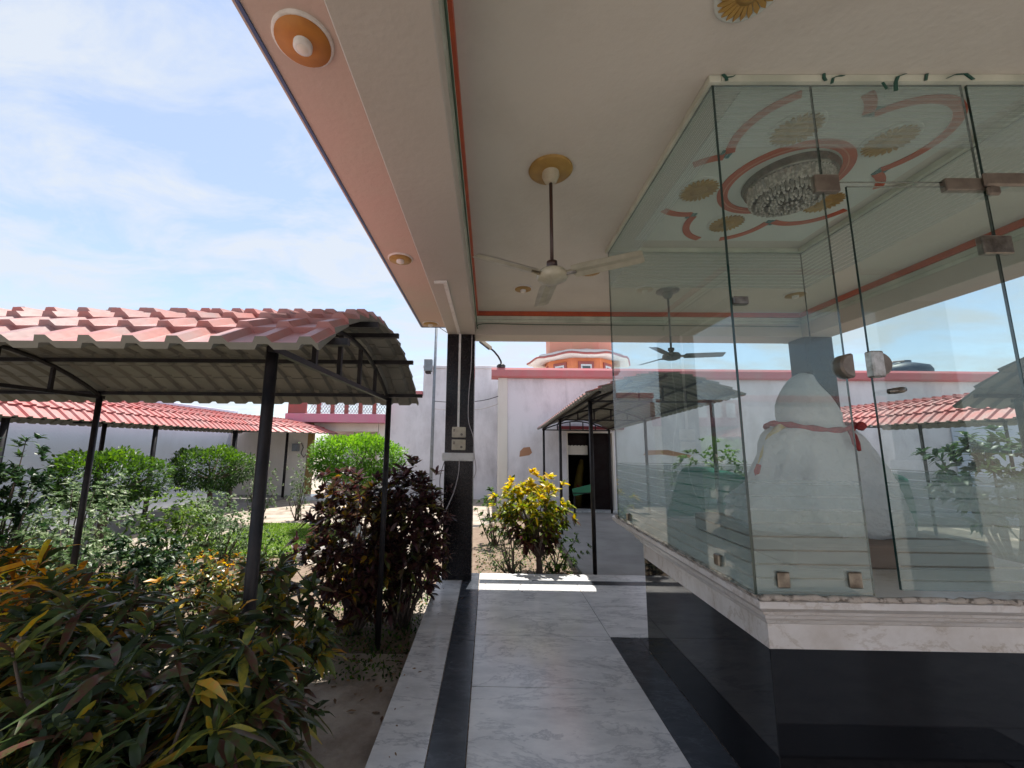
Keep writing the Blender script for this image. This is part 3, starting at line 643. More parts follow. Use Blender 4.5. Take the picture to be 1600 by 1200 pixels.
# green ribbon scraps on the rail
k = 0
def ribbon(pts, w, label):
    b = MB(); P_ = [Vector(p) for p in pts]; vs = []
    for p in P_: vs += [p+Vector((-w/2, 0, 0)), p+Vector((w/2, 0, .004)), p+Vector((w/2, .004, .004)), p+Vector((-w/2, .004, 0))]
    fs = [(0, 1, 2, 3), tuple(4*(len(P_)-1)+i for i in range(4))]
    for i in range(len(P_)-1):
        for j in range(4): fs.append((i*4+j, i*4+(j+1) % 4, i*4+4+(j+1) % 4, i*4+4+j))
    b.add(vs, fs); tag(recalc(b.build('ribbon_scrap', 'ribbon')), label, 'ribbon', 'green ribbon scraps stuck on the glass rail')
yr = BY0-.024
ribbon([(1.085, yr, 3.335), (1.10, yr, 3.315), (1.10, yr, 3.300)], .014, 'green ribbon scrap nearest the left corner of the glass rail')
ribbon([(1.10, yr-.001, 3.318), (1.13, yr, 3.322), (1.14, yr, 3.33)], .010, 'small green scrap twisting right beside the corner scrap on the rail')
ribbon([(1.555, yr, 3.338), (1.553, yr, 3.315), (1.56, yr, 3.300)], .014, 'short upright green scrap left of the forked one')
ribbon([(1.585, yr, 3.285), (1.595, yr, 3.315), (1.62, yr, 3.326), (1.645, yr, 3.326)], .014, 'forked green scrap second along the glass rail')
ribbon([(1.875, yr, 3.245), (1.88, yr, 3.29), (1.895, yr, 3.322), (1.93, yr, 3.335)], .018, 'longest green ribbon scrap, curling down over the glass')
ribbon([(1.82, yr, 3.29), (1.835, yr, 3.255)], .010, 'thin green scrap left of the longest ribbon')
ribbon([(2.03, yr, 3.335), (2.02, yr, 3.30)], .014, 'short green scrap right of the longest ribbon')
ribbon([(2.12, yr, 3.312), (2.16, yr, 3.332), (2.21, yr, 3.335), (2.24, yr, 3.305)], .014, 'arched green scrap farthest right on the glass rail')

# statue wrapped in white cloth (seen from behind)
st = thing('statue', 'seated statue wrapped in white cloth with a red garland, seen from behind', 'statue', (1.98, 2.5, 1.16))
sx, sy = 1.985, 2.52
secs = [ # z, halfw, halfd, xoff, yoff
 (1.135, .44, .36, -.02, .04), (1.17, .46, .38, -.02, .04), (1.24, .455, .37, -.015, .03), (1.32, .42, .33, 0, .01), (1.40, .395, .28, .02, 0), (1.48, .365, .25, .025, 0),
 (1.56, .325, .225, .015, 0), (1.63, .305, .205, .0, 0), (1.68, .278, .185, -.005, 0), (1.715, .240, .168, -.005, 0), (1.74, .188, .148, 0, .005), (1.765, .172, .142, .008, .01), (1.81, .176, .148, .01, .015), (1.87, .160, .142, 0, .02),
 (1.92, .138, .128, -.005, .02), (1.965, .108, .108, -.01, .02), (2.0, .086, .09, -.01, .02), (2.03, .070, .072, -.008, .015), (2.055, .052, .055, 0, .01), (2.07, .02, .02, 0, .01)]
b = MB(); n = 120; vs = []; secs2 = []
for i in range(len(secs)-1):
    for t in (0, .25, .5, .75): secs2.append([secs[i][j]*(1-t)+secs[i+1][j]*t for j in range(5)])
secs2.append(list(secs[-1]))
for z, w, d, xo, yo in secs2:
    lo = min(1, max(0, (1.72-z)*3.2)); mid = min(1, max(0, (2.02-z)*3))
    for k_ in range(n):
        a = 2*math.pi*k_/n
        ridge = lambda q: (1-abs(math.sin(q)))**2.2
        fold = 1+lo*(.12*ridge(a*3.5+z*2.6+.8*math.sin(z*6))+.08*ridge(a*6-z*6.5)+.03*math.sin(3*a+z*9)-.06)+mid*(.018*ridge(a*3-z*9+1)+.012*math.sin(a*5+z*22))
        vs.append((sx+xo+w*fold*math.cos(a), sy+yo+d*fold*math.sin(a), z+.012*lo*math.sin(a*5+z*16)))
fs = [tuple(reversed(range(n))), tuple((len(secs2)-1)*n+k_ for k_ in range(n))]
for i in range(len(secs2)-1):
    for k_ in range(n): fs.append((i*n+k_, i*n+(k_+1) % n, (i+1)*n+(k_+1) % n, (i+1)*n+k_))
b.add(vs, fs, 0, True); b.build('cloth_wrap', 'cloth', st)
# face looking away (+Y)
MB().lathe([(.001, -.11), (.04, -.10), (.07, -.06), (.085, 0), (.08, .05), (.05, .09), (.001, .105)], (sx, sy+.085, 1.90), 20).build('face', 'skinstone', st)
b = MB(); b.tube([(sx, sy+.17, 1.925), (sx, sy+.185, 1.895), (sx, sy+.172, 1.88)], [.006, .012, .008], 8); b.build('nose', 'skinstone', st)
# red garland round the shoulders
gp = []
for k_ in range(40):
    a = 2*math.pi*k_/40; gp.append((sx+.232*math.cos(a), sy+.005+.178*math.sin(a), 1.722+.028*math.cos(a*2)-.012*math.sin(a)))
gp.append(gp[0])
b = MB(); b.tube(gp, [.016+.005*math.sin(i*1.9) for i in range(41)], 8)
b.tube([(x, y-.006, z-.035-.05*abs(math.sin(math.pi*i/40))) for i, (x, y, z) in enumerate(gp) if 20 <= i <= 40], .008, 6)
b.build('garland', 'redcloth', st)
b = MB(); b.tube([(sx+.06, sy-.205, 1.705), (sx+.062, sy-.225, 1.675), (sx+.058, sy-.24, 1.63), (sx+.064, sy-.25, 1.59)], [.010, .016, .018, .007], 8); b.build('garland_tassel', 'redcloth', st)
b = MB(); b.tube([(sx+.145, sy-.165, 1.715), (sx+.165, sy-.17, 1.735), (sx+.185, sy-.15, 1.735), (sx+.20, sy-.13, 1.715)], [.012, .026, .022, .012], 8); b.build('garland_knot', 'redcloth', st)
b = MB(); b.tube([(sx-.20, sy-.06, 1.745), (sx-.26, sy-.03, 1.66), (sx-.295, sy-.01, 1.56), (sx-.335, sy, 1.48)], [.024, .032, .028, .012], 10); b.build('brocade_edge', 'goldthread', st)
b = MB(); b.tube([(sx-.345, sy-.02, 1.50), (sx-.36, sy-.02, 1.46), (sx-.355, sy-.02, 1.40)], [.014, .018, .012], 8); b.build('garland_end', 'redcloth', st)
b = MB(); b.box(1.50, 2.46, 2.08, 3.05, 1.0225, 1.135, bev=.01); recalc(b.build('statue_dais', 'wood', pl))

# ------------------------------------------------------------ tiled walkway canopies
def canopy(name, label, org, axis, L0, L1, hw_l, hw_r, z0, rise, posts, trusses, tile='tile', period=.185, course=.205, purlin=(-.86, -.45, 0, .45, .86), flare=None, postw=.052, grp='walkway canopies with red tiled roofs', pw=2.1, tilt=0):
    """org=(cx,cy) axis line; local s along axis, u across."""
    t = thing(name, label, 'canopy', (org[0], org[1], G), grp)
    def W_(s_, u, z):
        return (org[0]+s_, org[1]+u, z) if axis == 'x' else (org[0]+u, org[1]+s_, z)
    def zc(v, s_):     # v in -1..1
        return z0+rise*(1-abs(v)**pw)+tilt*(L1-s_)
    def hw(v, s_):
        h = hw_l if v < 0 else hw_r
        if flare and v > 0: 
            k_ = min(1, max(0, (s_-flare[0])/(flare[1]-flare[0]))); h += (flare[2]-h)*k_*k_*(3-2*k_)
        return h
    nper = int((L1-L0)/period)
    ss = []
    for i in range(nper+1):
        for f_, h in ((0, 0), (.52, 0), (.62, 1), (.86, 1), (.96, 0)): 
            if i == nper and f_ > 0: break
            ss.append((L0+(i+f_)*period, h))
    arc = hw_l+hw_r; nc = max(4, int(round((arc*1.12)/course/2))*2); vsn = []
    for i in range(nc):
        va = -1+2*i/nc; vb = -1+2*(i+1)/nc
        sign = -1 if va < 0 else 1    # rising side then falling side
        lo_first = va < 0
        vsn.append((va, .028 if lo_first else 0.0)); vsn.append((vb-.0001, 0.0 if lo_first else .028))
    def surf(off, stepk, ribk):
        vs = []
        for v, st_ in vsn:
            for s_, h in ss:
                nzv = rise*pw*abs(v)**(pw-1)*(1 if v > 0 else -1); hh = hw(v, s_)
                nl = math.hypot(nzv, hh); nu, nz_ = nzv/nl, hh/nl
                o_ = off+st_*stepk+h*.028*ribk
                vs.append(W_(s_, v*hh+nu*o_, zc(v, s_)+nz_*o_))
        return vs
    b = MB(); m = len(ss); k_ = len(vsn)
    top = surf(.006, 1, 1); bot = surf(-.006, 0.25, .9)
    b.add(top, [(j*m+i, j*m+i+1, (j+1)*m+i+1, (j+1)*m+i) for j in range(k_-1) for i in range(m-1)], 0)
    b.add(bot, [(j*m+i, (j+1)*m+i, (j+1)*m+i+1, j*m+i+1) for j in range(k_-1) for i in range(m-1)], 1)
    o_ = len(top)
    allv = top+bot; ed = []
    for i in range(m-1): ed += [(i, i+1, o_+i+1, o_+i), ((k_-1)*m+i, (k_-1)*m+i+1, o_+(k_-1)*m+i+1, o_+(k_-1)*m+i)]
    for j in range(k_-1): ed += [(j*m, (j+1)*m, o_+(j+1)*m, o_+j*m), (j*m+m-1, (j+1)*m+m-1, o_+(j+1)*m+m-1, o_+j*m+m-1)]
    b.add(allv, ed, 1)
    b.build('roof_sheet', [tile, 'under'], t)
    pv = .86
    for v in purlin:
        h = (hw_l if v < 0 else hw_r); b = MB(); se = (L1-.02) if not flare or v < .4 else flare[0]+.2
        b.bar(W_(L0+.02, v*h, zc(v, L0)-.035), W_(se, v*h, zc(v, se)-.035), .032); b.build('purlin', 'metal', t)
    for s_ in trusses:
        b = MB(); w = .03; pl_, pr_ = -pv, pv
        zb = zc(pv, s_)-.075
        b.bar(W_(s_, pl_*hw_l-.04, zb), W_(s_, pr_*hw_r+.04, zb), w)
        pts = [W_(s_, v*(hw_l if v < 0 else hw_r), zc(v, s_)-.062) for v in np.linspace(pl_, pr_, 15)]
        b.tube(pts, .019, 6)
        for v in (-.5, -.17, .17, .5): b.bar(W_(s_, v*(hw_l if v < 0 else hw_r), zb), W_(s_, v*(hw_l if v < 0 else hw_r), zc(v, s_)-.05), .026)
        b.build('truss', 'metal', t)
    for side, s_ in posts:
        h = hw_l if side < 0 else hw_r; b = MB()
        b.tube([W_(s_, side*pv*h, G-.05), W_(s_, side*pv*h, zc(pv, s_)-.06)], postw/2, 12); b.build('post', 'metal', t)
    return t
# canopy left of the pavilion (axis x): near row Y=1.9, far row Y=3.6
canopy('walkway_canopy', 'red tiled arched canopy running left from the pavilion, nearest the camera', (0, 2.76), 'x', -12.0, -.63, 1.13, 1.25, 1.985, .41,
       [(-1, -1.0), (1, -.97), (1, -3.80), (-1, -3.80), (1, -6.6), (-1, -6.6)], [-.985, -3.80, -6.6], tile='tile_pale')
canopy('walkway_canopy', 'red tiled canopy running along the bluish boundary wall on the left', (-7.60, 0), 'y', 1.5, 13.9, 1.0, .95, 1.90, .50,
       [(1, 2.9), (1, 5.55), (1, 8.12), (1, 10.74), (1, 13.5), (-1, 4.0), (-1, 8.75), (-1, 13.3)], [2.9, 5.55, 8.12, 10.74, 13.5], flare=(11.3, 13.6, 2.35), postw=.085)
canopy('walkway_canopy', 'red tiled canopy with arched trusses leading to the dark doorway', (2.42, 0), 'y', 5.42, 11.42, 1.06, 1.04, 2.03, .30, pw=1.7, tilt=.045,
       posts=
       [(-1, 6.0), (1, 6.0), (-1, 8.6), (1, 8.6), (-1, 11.2), (1, 11.2)], trusses=[6.0, 8.6, 11.2], tile='tile_pale', postw=.06)
canopy('walkway_canopy', 'dark-bellied canopy on the right of the pavilion seen through the glass', (0, 2.76), 'x', 4.50, 13, 1.12, 1.16, 2.0, .50,
       [(-1, 4.9), (1, 4.9), (1, 7.7), (-1, 7.7)], [4.9, 7.7], tile='tile_pale')
canopy('walkway_canopy', 'pink-red tiled canopy far right, seen through the glass door', (9.2, 0), 'y', 3.6, 10.6, 1.0, .9, 2.08, .55,
       [(-1, 5.2), (-1, 7.9), (-1, 10.4), (1, 7.9)], [5.2, 7.9, 10.4])

# ------------------------------------------------------------ buildings and walls
rw_ = thing('temple_building', 'long lavender-white building with a pink coping and a dark doorway', 'building', (2, 11.5, G))
YB = 11.55
b = MB(); dx0, dx1, dz = 2.22, 3.52, 1.97
b.box(.28, dx0, YB, YB+.3, G-.1, 3.54, bev=.01); b.box(dx1, 16, YB, YB+.3, G-.1, 3.54); b.box(dx0, dx1, YB+.001, YB+.299, dz, 3.54)
recalc(b.build('wall', 'wall_lav', rw_))
b = MB(); b.box(.25, .52, YB-.05, YB+.32, G, 3.54, bev=.01); recalc(b.build('corner_pilaster', 'wall_cream', rw_))
b = MB(); b.box(.28, .56, YB+.32, YB+6, G-.1, 3.5); recalc(b.build('side_wall', 'wall_cream', rw_))
b = MB(); pts = []; 
cp = [(-.10, 3.54), (-.145, 3.58), (-.15, 3.76), (-.10, 3.83), (.30, 3.84), (.30, 3.54)]
vs = [(x, YB+y, z) for x in (.05, 16) for y, z in cp]; n = 6
b.add(vs, [tuple(range(n)), tuple(range(2*n-1, n-1, -1))]+[(i, (i+1) % n, n+(i+1) % n, n+i) for i in range(n)]); recalc(b.build('coping', 'coping', rw_))
b = MB(); b.box(.3, 16, YB+.31, YB+7, 3.3, 3.5); recalc(b.build('flat_roof', 'wall_lav', rw_))
b = MB(); b.box(dx0-.02, dx0+.012, YB-.02, YB+.2, G, dz+.05); b.box(dx1-.03, dx1+.02, YB-.02, YB+.2, G, dz+.05); b.box(dx0+.012, dx1-.03, YB-.02, YB+.2, dz, dz+.05); recalc(b.build('door_frame', 'wall_cream', rw_))
b = MB(); b.box(dx0-.25, dx1+.30, YB-.10, YB-.001, dz+.10, dz+.19, bev=.005); recalc(b.build('lintel', 'maroon', rw_))
b = MB(); b.box(dx0-.02, dx1+.02, YB-.22, YB+.25, G-.05, G+.05); recalc(b.build('threshold', 'marble', rw_))
b = MB(); b.box(2.86, 3.44, YB+.10, YB+.14, G+.05, dz, bev=.005)
for z0_, z1_ in ((0.0, .75), (.95, 1.75)): b.box(2.93, 3.37, YB+.09, YB+.0995, z0_, z1_, bev=.004)
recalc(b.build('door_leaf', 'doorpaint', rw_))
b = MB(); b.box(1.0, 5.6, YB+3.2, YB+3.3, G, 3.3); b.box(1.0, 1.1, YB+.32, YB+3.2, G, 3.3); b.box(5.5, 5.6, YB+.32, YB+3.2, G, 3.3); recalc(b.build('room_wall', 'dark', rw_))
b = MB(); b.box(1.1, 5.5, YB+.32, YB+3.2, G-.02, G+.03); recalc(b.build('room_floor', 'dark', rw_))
b = MB(); b.box(2.25, 2.85, YB+.24, YB+.29, 1.35, 1.62); recalc(b.build('board_panel', 'wall_cream', rw_))
b = MB(); pts = [(2.25+i*.05, 1.62+(.03 if i % 2 else -.02)) for i in range(13)]
vs = [(x, YB+.22, z) for x, z in pts]+[(x, YB+.22, 1.93) for x, z in pts]; vs += [(x, y+.015, z) for x, y, z in vs]; n = 13
b.add(vs, [(i, i+1, n+i+1, n+i) for i in range(n-1)]+[(2*n+i, 3*n+i, 3*n+i+1, 2*n+i+1) for i in range(n-1)]+[(i, 2*n+i, 2*n+i+1, i+1) for i in range(n-1)]); recalc(b.build('curtain_valance', 'doorpaint', rw_))
# bare brick patch
b = MB(); b.prism([(0, 0), (.28, .05), (.36, .12), (.30, .28), (.12, .26), (.02, .16)], 0, .006); o = b.build('brick_patch', 'brick', rw_)
for v in o.data.vertices: x, y, z = v.co; v.co = (.86+x, YB-.001-z, 1.28+y)
recalc(o)
b = MB(); b.prism([(0, 0), (.5, .03), (1.3, -.06), (1.35, .02), (.7, .16), (.1, .14)], 0, .006); o = b.build('brick_patch', 'brick', rw_)
for v in o.data.vertices: x, y, z = v.co; v.co = (4.35+x, YB-.001-z, 1.36+y)
recalc(o)
# marigold-draped figure just inside the doorway: yellow bundle and green mat
hb = thing('yellow_bundle', 'yellow cloth bundle standing inside the dark doorway', 'bundle', (2.72, YB+.9, G))
b = MB(); b.tube([(2.66, YB+.8, G+.03), (2.66, YB+.8, .35), (2.70, YB+.8, .62), (2.76, YB+.8, .95), (2.80, YB+.8, 1.2)], [.12, .14, .12, .10, .05], 12); b.build('cloth_body', 'yellow', hb)
b = MB(); b.tube([(2.62, YB+.72, .45), (2.70, YB+.7, .36), (2.78, YB+.72, .42)], [.05, .06, .04], 8); b.build('tied_end', 'redcloth', hb)
b = MB(); Mr = Matrix.Translation((2.55, YB-.35, .42)) @ Matrix.Rotation(R(-14), 4, 'Y'); b.box(-.28, .28, -.02, .02, -.10, .10, 0, Mr, bev=.01)
o = recalc(b.build('green_mat', 'matgreen')); tag(o, 'rolled green mat leaning at the edge of the doorway', 'mat')
b = MB(); b.box(2.30, 2.34, YB-.37, YB-.33, G+.02, .36); b.box(2.76, 2.80, YB-.37, YB-.33, G+.02, .50); b.box(2.28, 2.82, YB-.38, YB-.32, .33, .355); tag(recalc(b.build('mat_rack', 'metal')), 'thin dark rack holding up the green mat', 'rack')

# left part: tall stained wall behind the column
tw = thing('boundary_wall', 'tall pale stained wall between the column and the balcony house', 'wall', (-1.5, 14, G))
b = MB(); b.box(-2.35, .3, 14.0, 14.25, G-.1, 4.28); b.box(-3.62, -2.351, 14.0, 14.25, G-.1, 3.28); recalc(b.build('wall', 'wall_lav', tw))
b = MB(); b.box(-2.37, .3, 13.95, 14.28, 4.281, 4.38, bev=.01); recalc(b.build('top_band', 'grout' if 0 else 'wall_lav', tw))
b = MB(); b.box(-3.64, -2.36, 13.93, 14.28, 3.285, 3.46, bev=.01); recalc(b.build('coping', 'coping', tw))
# balcony house
bh = thing('balcony_house', 'house with a pink balcony slab and red lattice parapet behind the lime tree', 'building', (-5.2, 14, G))
b = MB(); b.box(-6.15, -3.6, 15.4, 15.6, G-.1, 2.3); b.box(-9.2, -6.30, 14.0, 14.25, G-.1, 2.3); b.box(-3.85, -3.63, 13.98, 15.4, G-.1, 2.3); recalc(b.build('wall', 'wall_cream', bh))
b = MB(); b.box(-6.95, -3.55, 13.55, 15.6, 2.305, 2.60, bev=.01); recalc(b.build('balcony_slab', 'pink', bh))
b = MB(); b.box(-6.1, -3.86, 13.95, 14.15, 2.02, 2.30); recalc(b.build('beam', 'wall_cream', bh))
b = MB(); b.box(-6.298, -6.15, 13.97, 14.2, G, 2.3); recalc(b.build('gate_post', 'ochrewood', bh))
lt = MB(); lt.box(-6.9, -3.6, 13.62, 13.70, 3.10, 3.20)
px_ = -6.9
for w in (.62, .12, .12, .12, .12, .12, .12): lt.box(px_, px_+w, 13.61, 13.71, 2.601, 3.10); px_ += w+.36
recalc(lt.build('parapet', 'redbrick', bh)); lat = MB()
x = -6.25
while x < -3.72:
    if True:
        lat.bar((x, 13.655, 2.62), (x+.30, 13.655, 3.08), .02); lat.bar((x+.30, 13.665, 2.62), (x, 13.665, 3.08), .02)
    x += .10
lat.build('lattice', 'winwhite', bh)
b = MB(); b.box(-6.12, -5.2, 15.36, 15.39, G, 1.9); recalc(b.build('door_panel', 'winwhite', bh))
b = MB(); b.box(-6.3, -3.7, 13.2, 13.9, G-.05, G+.10, bev=.01); recalc(b.build('front_step', 'marble', bh))
# lantern bracket scribble on the wall
ll = thing('wall_lantern', 'black scroll wall lantern beside the ochre gate post', 'wall lamp', (-6.55, 13.98, 1.3))
b = MB(); b.box(-6.75, -6.55, 13.80, 13.95, 1.32, 1.58); b.build('lamp_cage', 'steel', ll)
b = MB(); b.tube([(-6.5, 13.96, 1.60), (-6.42, 13.94, 1.45), (-6.48, 13.93, 1.25), (-6.38, 13.93, 1.12), (-6.30, 13.94, 1.22)], .014, 6); b.build('scroll_arm', 'metal', ll)

lw = thing('boundary_wall', 'long bluish white wall behind the left canopy', 'wall', (-9, 7, G))
b = MB(); b.box(-9.25, -9.0, -6, 14.2, G-.1, 2.62); recalc(b.build('wall', 'wall_blue', lw))
b = MB(); b.box(-9.28, -8.97, -6, 14.2, 2.621, 2.70, bev=.01); recalc(b.build('top_band', 'wall_blue', lw))
rw2 = thing('boundary_wall', 'pale wall closing the garden on the right, seen through glass', 'wall', (13, 6, G))
b = MB(); b.box(13.0, 13.25, -6, 11.5, G-.1, 2.9); recalc(b.build('wall', 'wall_blue', rw2))
b = MB(); b.box(12.96, 13.29, -6, 11.5, 2.901, 3.0, bev=.01); recalc(b.build('coping', 'coping', rw2))
rear = thing('boundary_wall', 'long pale wall behind the viewer reflected in the glass', 'wall', (2, -9, G))
b = MB(); b.box(-9.25, 13.2, -9.2, -9.0, G-.1, 3.0); recalc(b.build('wall', 'wall_lav', rear))
b = MB(); b.box(-9.25, 13.2, -9.25, -8.95, 3.001, 3.2, bev=.01); recalc(b.build('coping', 'coping', rear))

# tower behind the building
tcx, tcy = 3.95, 17.6
tw_ = thing('tower', 'orange octagonal tower with a wavy cream eave above the pink coping', 'tower', (tcx, tcy, 3))
def octo(r, k=8, ph=math.pi/8): return [(tcx+r*math.cos(ph+2*math.pi*i/k), tcy+r*math.sin(ph+2*math.pi*i/k)) for i in range(k)]
b = MB(); b.prism(octo(1.50), 3.4, 5.42); recalc(b.build('drum', 'orange', tw_))
b = MB(); b.prism(octo(1.46), 5.42, 8.0); recalc(b.build('upper_drum', 'salmon', tw_))
b = MB(); b.lathe([(1.7, 8.0), (1.75, 8.1), (1.6, 8.6), (1.2, 9.2), (.5, 9.7), (.05, 10.2)], (tcx, tcy, 0), 24); b.build('dome', 'orange', tw_)
b = MB(); n = 96; vs = []
for ro, dz0, wv in ((1.42, .34, .0), (1.90, .20, .6), (2.10, 0, .6), (2.07, -.06, .6), (1.50, -.05, .2)):
    for i in range(n):
        a = 2*math.pi*i/n; c8 = math.cos(4*(a-math.pi/8)*2); rr = ro/ max(math.cos(((a-math.pi/8+math.pi/8) % (math.pi/4))-math.pi/8), .9)
        vs.append((tcx+rr*math.cos(a), tcy+rr*math.sin(a), 5.22+dz0+.09*wv*(-math.cos(8*(a+math.pi/8)))*-1))
fs = []
for j in range(5):
    for i in range(n): fs.append((j*n+i, j*n+(i+1) % n, ((j+1) % 5)*n+(i+1) % n, ((j+1) % 5)*n+i))
b.add(vs, fs, 0, True); recalc(b.build('eave', 'wall_cream', tw_))
b = MB(); pts = []
for i in range(n+1):
    a = 2*math.pi*i/n; rr = 2.10/max(math.cos((a % (math.pi/4))-math.pi/8), .9); pts.append((tcx+rr*math.cos(a), tcy+rr*math.sin(a), 5.25+.055*math.cos(8*(a+math.pi/8))))
b.tube(pts, .045, 6, cap=False); b.build('eave_trim', 'redbrick', tw_)
for i in range(8):
    a = 2*math.pi*(i)/8; d = Vector((math.cos(a), math.sin(a), 0)); e = Vector((-d.y, d.x, 0)); c = Vector((tcx, tcy, 4.68))+d*(1.50*math.cos(math.pi/8))
    if d.y > .3: continue
    Mr = Matrix((e, d, Vector((0, 0, 1)))).transposed().to_4x4(); Mr.translation = c
    b = MB(); b.box(-.32, .32, -.02, .05, -.40, .36, 0, Mr); wf = recalc(b.build('window', 'redbrick', tw_))
    b = MB(); b.box(-.22, .22, .052, .07, -.36, .24, 0, Mr); p1_ = recalc(b.build('window_frame', 'winwhite', wf)); p1_.parent = wf; p1_.matrix_parent_inverse = Matrix.Identity(4)
    b = MB(); b.box(-.16, .16, .072, .08, -.36, .16, 0, Mr); p1_ = recalc(b.build('pane', 'paneglass', wf)); p1_.parent = wf; p1_.matrix_parent_inverse = Matrix.Identity(4)
# water tank on the roof at the right
tk = thing('water_tank', 'dark blue plastic water tank on the roof far right', 'water tank', (15.0, 14.5, 3.5))
MB().lathe([(.75, 3.5), (.77, 3.9), (.75, 4.1), (.77, 4.4), (.70, 4.55), (.35, 4.68), (.25, 4.7), (.25, 4.78), (.1, 4.8)], (15.0, 14.5, 0), 28).build('tank_body', 'tank', tk)
b = MB(); b.tube([(14.2, 14.3, 3.6), (14.2, 14.3, 4.55), (14.5, 14.3, 4.72), (15.0, 14.3, 4.76)], .03, 6); b.build('pipe', 'wirew', tk)

# pole with a meter box, flood lamp, wires
po = thing('utility_pole', 'slim grey steel pole with a meter box standing left of the column', 'pole', (-1.84, 13, G))
b = MB(); b.tube([(-1.84, 13, G-.1), (-1.83, 13, 3.0), (-1.80, 13, 5.9)], [.055, .05, .045], 10); b.build('pole_shaft', 'steel', po)
b = MB(); b.box(-2.16, -1.90, 12.86, 13.08, 3.98, 4.38, bev=.015); recalc(b.build('meter_box', 'steel', po))
b = MB(); b.box(-2.12, -1.94, 12.88, 13.06, 3.90, 3.975, bev=.02); recalc(b.build('box_socket', 'dark', po))
fl = thing('flood_lamp', 'flood lamp on a bent black arm above the corner of the building', 'lamp', (.35, 11.5, 3.84))
b = MB(); b.tube([(.34, 11.5, 3.86), (.32, 11.45, 4.02), (.24, 11.35, 4.14), (.12, 11.2, 4.25), (.0, 11.1, 4.33)], .026, 8); b.build('arm', 'metal', fl)
MB().lathe([(.12, 0), (.13, .05), (.09, .09)], (.33, 11.5, 3.845), 16).build('base', 'metal', fl)
Mr = Matrix.Translation((-.12, 11.05, 4.42)) @ Matrix.Rotation(R(38), 4, 'Y')
b = MB(); b.box(-.20, .20, -.09, .09, -.05, .05, 0, Mr, bev=.02); recalc(b.build('lamp_head', 'plasticw', fl))
b = MB(); b.box(-.19, .16, -.08, .08, -.066, -.051, 0, Mr, bev=.004); recalc(b.build('lens', 'metal', fl))
wire('overhead_wire', [(-1.82, 13, 3.0), (-1.0, 12.6, 2.92), (-.2, 12.2, 2.95), (.3, 11.55, 3.02)], .012, 'wirek', 'upper black wire sagging from the grey pole to the building corner')
wire('overhead_wire', [(-1.82, 13, 2.75), (-1.0, 12.6, 2.66), (-.2, 12.2, 2.70), (.3, 11.55, 2.80)], .010, 'wirew', 'lower pale wire sagging from the grey pole to the building corner')
wire('stay_wire', [(-1.9, 12.9, 5.6), (-1.3, 11.5, 4.9), (-.7, 10.4, 4.3)], .012, 'wirek', 'diagonal stay wire crossing the sky beside the column')
# green shade net behind the cabinet
b = MB(); nx_, nz_ = 40, 10; vs = []
for j in range(nz_+1):
    for i in range(nx_+1):
        t = i/nx_; x = 2.85+4.0*t; topz = (1.17+.16*abs(math.sin(t*math.pi*3.0))**.8-.05)*(1-.55*max(0, 1-t/.10)**1.5); z = G+(topz-G)*(j/nz_)
        vs.append((x, 6.75+.06*math.sin(t*40+j*.4)+.1*math.sin(t*9), z))
b.add(vs, [(j*(nx_+1)+i, j*(nx_+1)+i+1, (j+1)*(nx_+1)+i+1, (j+1)*(nx_+1)+i) for j in range(nz_) for i in range(nx_)], 0, True)
o = b.build('shade_net', 'net'); md = o.modifiers.new('thick', 'SOLIDIFY'); md.thickness = .004
tag(o, 'dark green shade net strung low behind the glass cabinet', 'net')

# ------------------------------------------------------------ plants
def frames(d, up_):
    d = d/np.linalg.norm(d, axis=1, keepdims=True); s_ = np.cross(d, up_); l = np.linalg.norm(s_, axis=1, keepdims=True); l[l < 1e-5] = 1; s_ = s_/l
    return d, s_, np.cross(s_, d)
def leafmesh(name, m, P0, D, L, Wd, parent, v, rows=2, droop=.25, fold=.15, wave=0.0, tip=.0):
    """P0 (n,3) base, D direction, L length, Wd width, v colour value per leaf"""
    n = len(P0); upv = np.tile(np.array([[0, 0, 1.]]), (n, 1))+rng.normal(0, .35, (n, 3))
    d, s_, nn = frames(D, upv)
    ts = np.linspace(0, 1, rows+1); V = []; 
    prof_w = {1: [1, 1]}.get(rows)
    for k_, t in enumerate(ts):
        w = math.sin(math.pi*min(1, (t*.92+.06)))**.75
        if k_ == rows: w = tip
        c = P0+d*(L*t)[:, None]-np.array([[0, 0, 1.]])*(droop*L*t*t)[:, None]
        wob = (rng.normal(0, wave, n)*L)[:, None]*nn
        V += [c+wob-s_*(Wd*w/2)[:, None]+nn*(Wd*w*fold)[:, None], c+wob*.6, c+wob+s_*(Wd*w/2)[:, None]+nn*(Wd*w*fold)[:, None]]
    V = np.stack(V, 1).reshape(-1, 3); per = 3*(rows+1)
    base = np.array([[(k_*3+j, k_*3+j+1, k_*3+j+4, k_*3+j+3) for j in (0, 1)] for k_ in range(rows)]).reshape(-1, 4)
    F = (np.arange(n)[:, None, None]*per+base[None]).reshape(-1, 4)
    me = bpy.data.meshes.new(name); me.vertices.add(len(V)); me.vertices.foreach_set('co', V.astype(np.float32).ravel())
    me.loops.add(F.size); me.loops.foreach_set('vertex_index', F.astype(np.int32).ravel()); me.polygons.add(len(F))
    me.polygons.foreach_set('loop_start', np.arange(0, F.size, 4, dtype=np.int32)); me.polygons.foreach_set('loop_total', np.full(len(F), 4, dtype=np.int32))
    me.update(calc_edges=True); me.materials.append(m)
    at = me.attributes.new('v', 'FLOAT', 'FACE'); at.data.foreach_set('value', np.repeat(np.clip(v, 0, 1), 2*rows).astype(np.float32))
    o = bpy.data.objects.new(name, me); COL.objects.link(o)
    if parent is not None: put(o, parent)
    return o
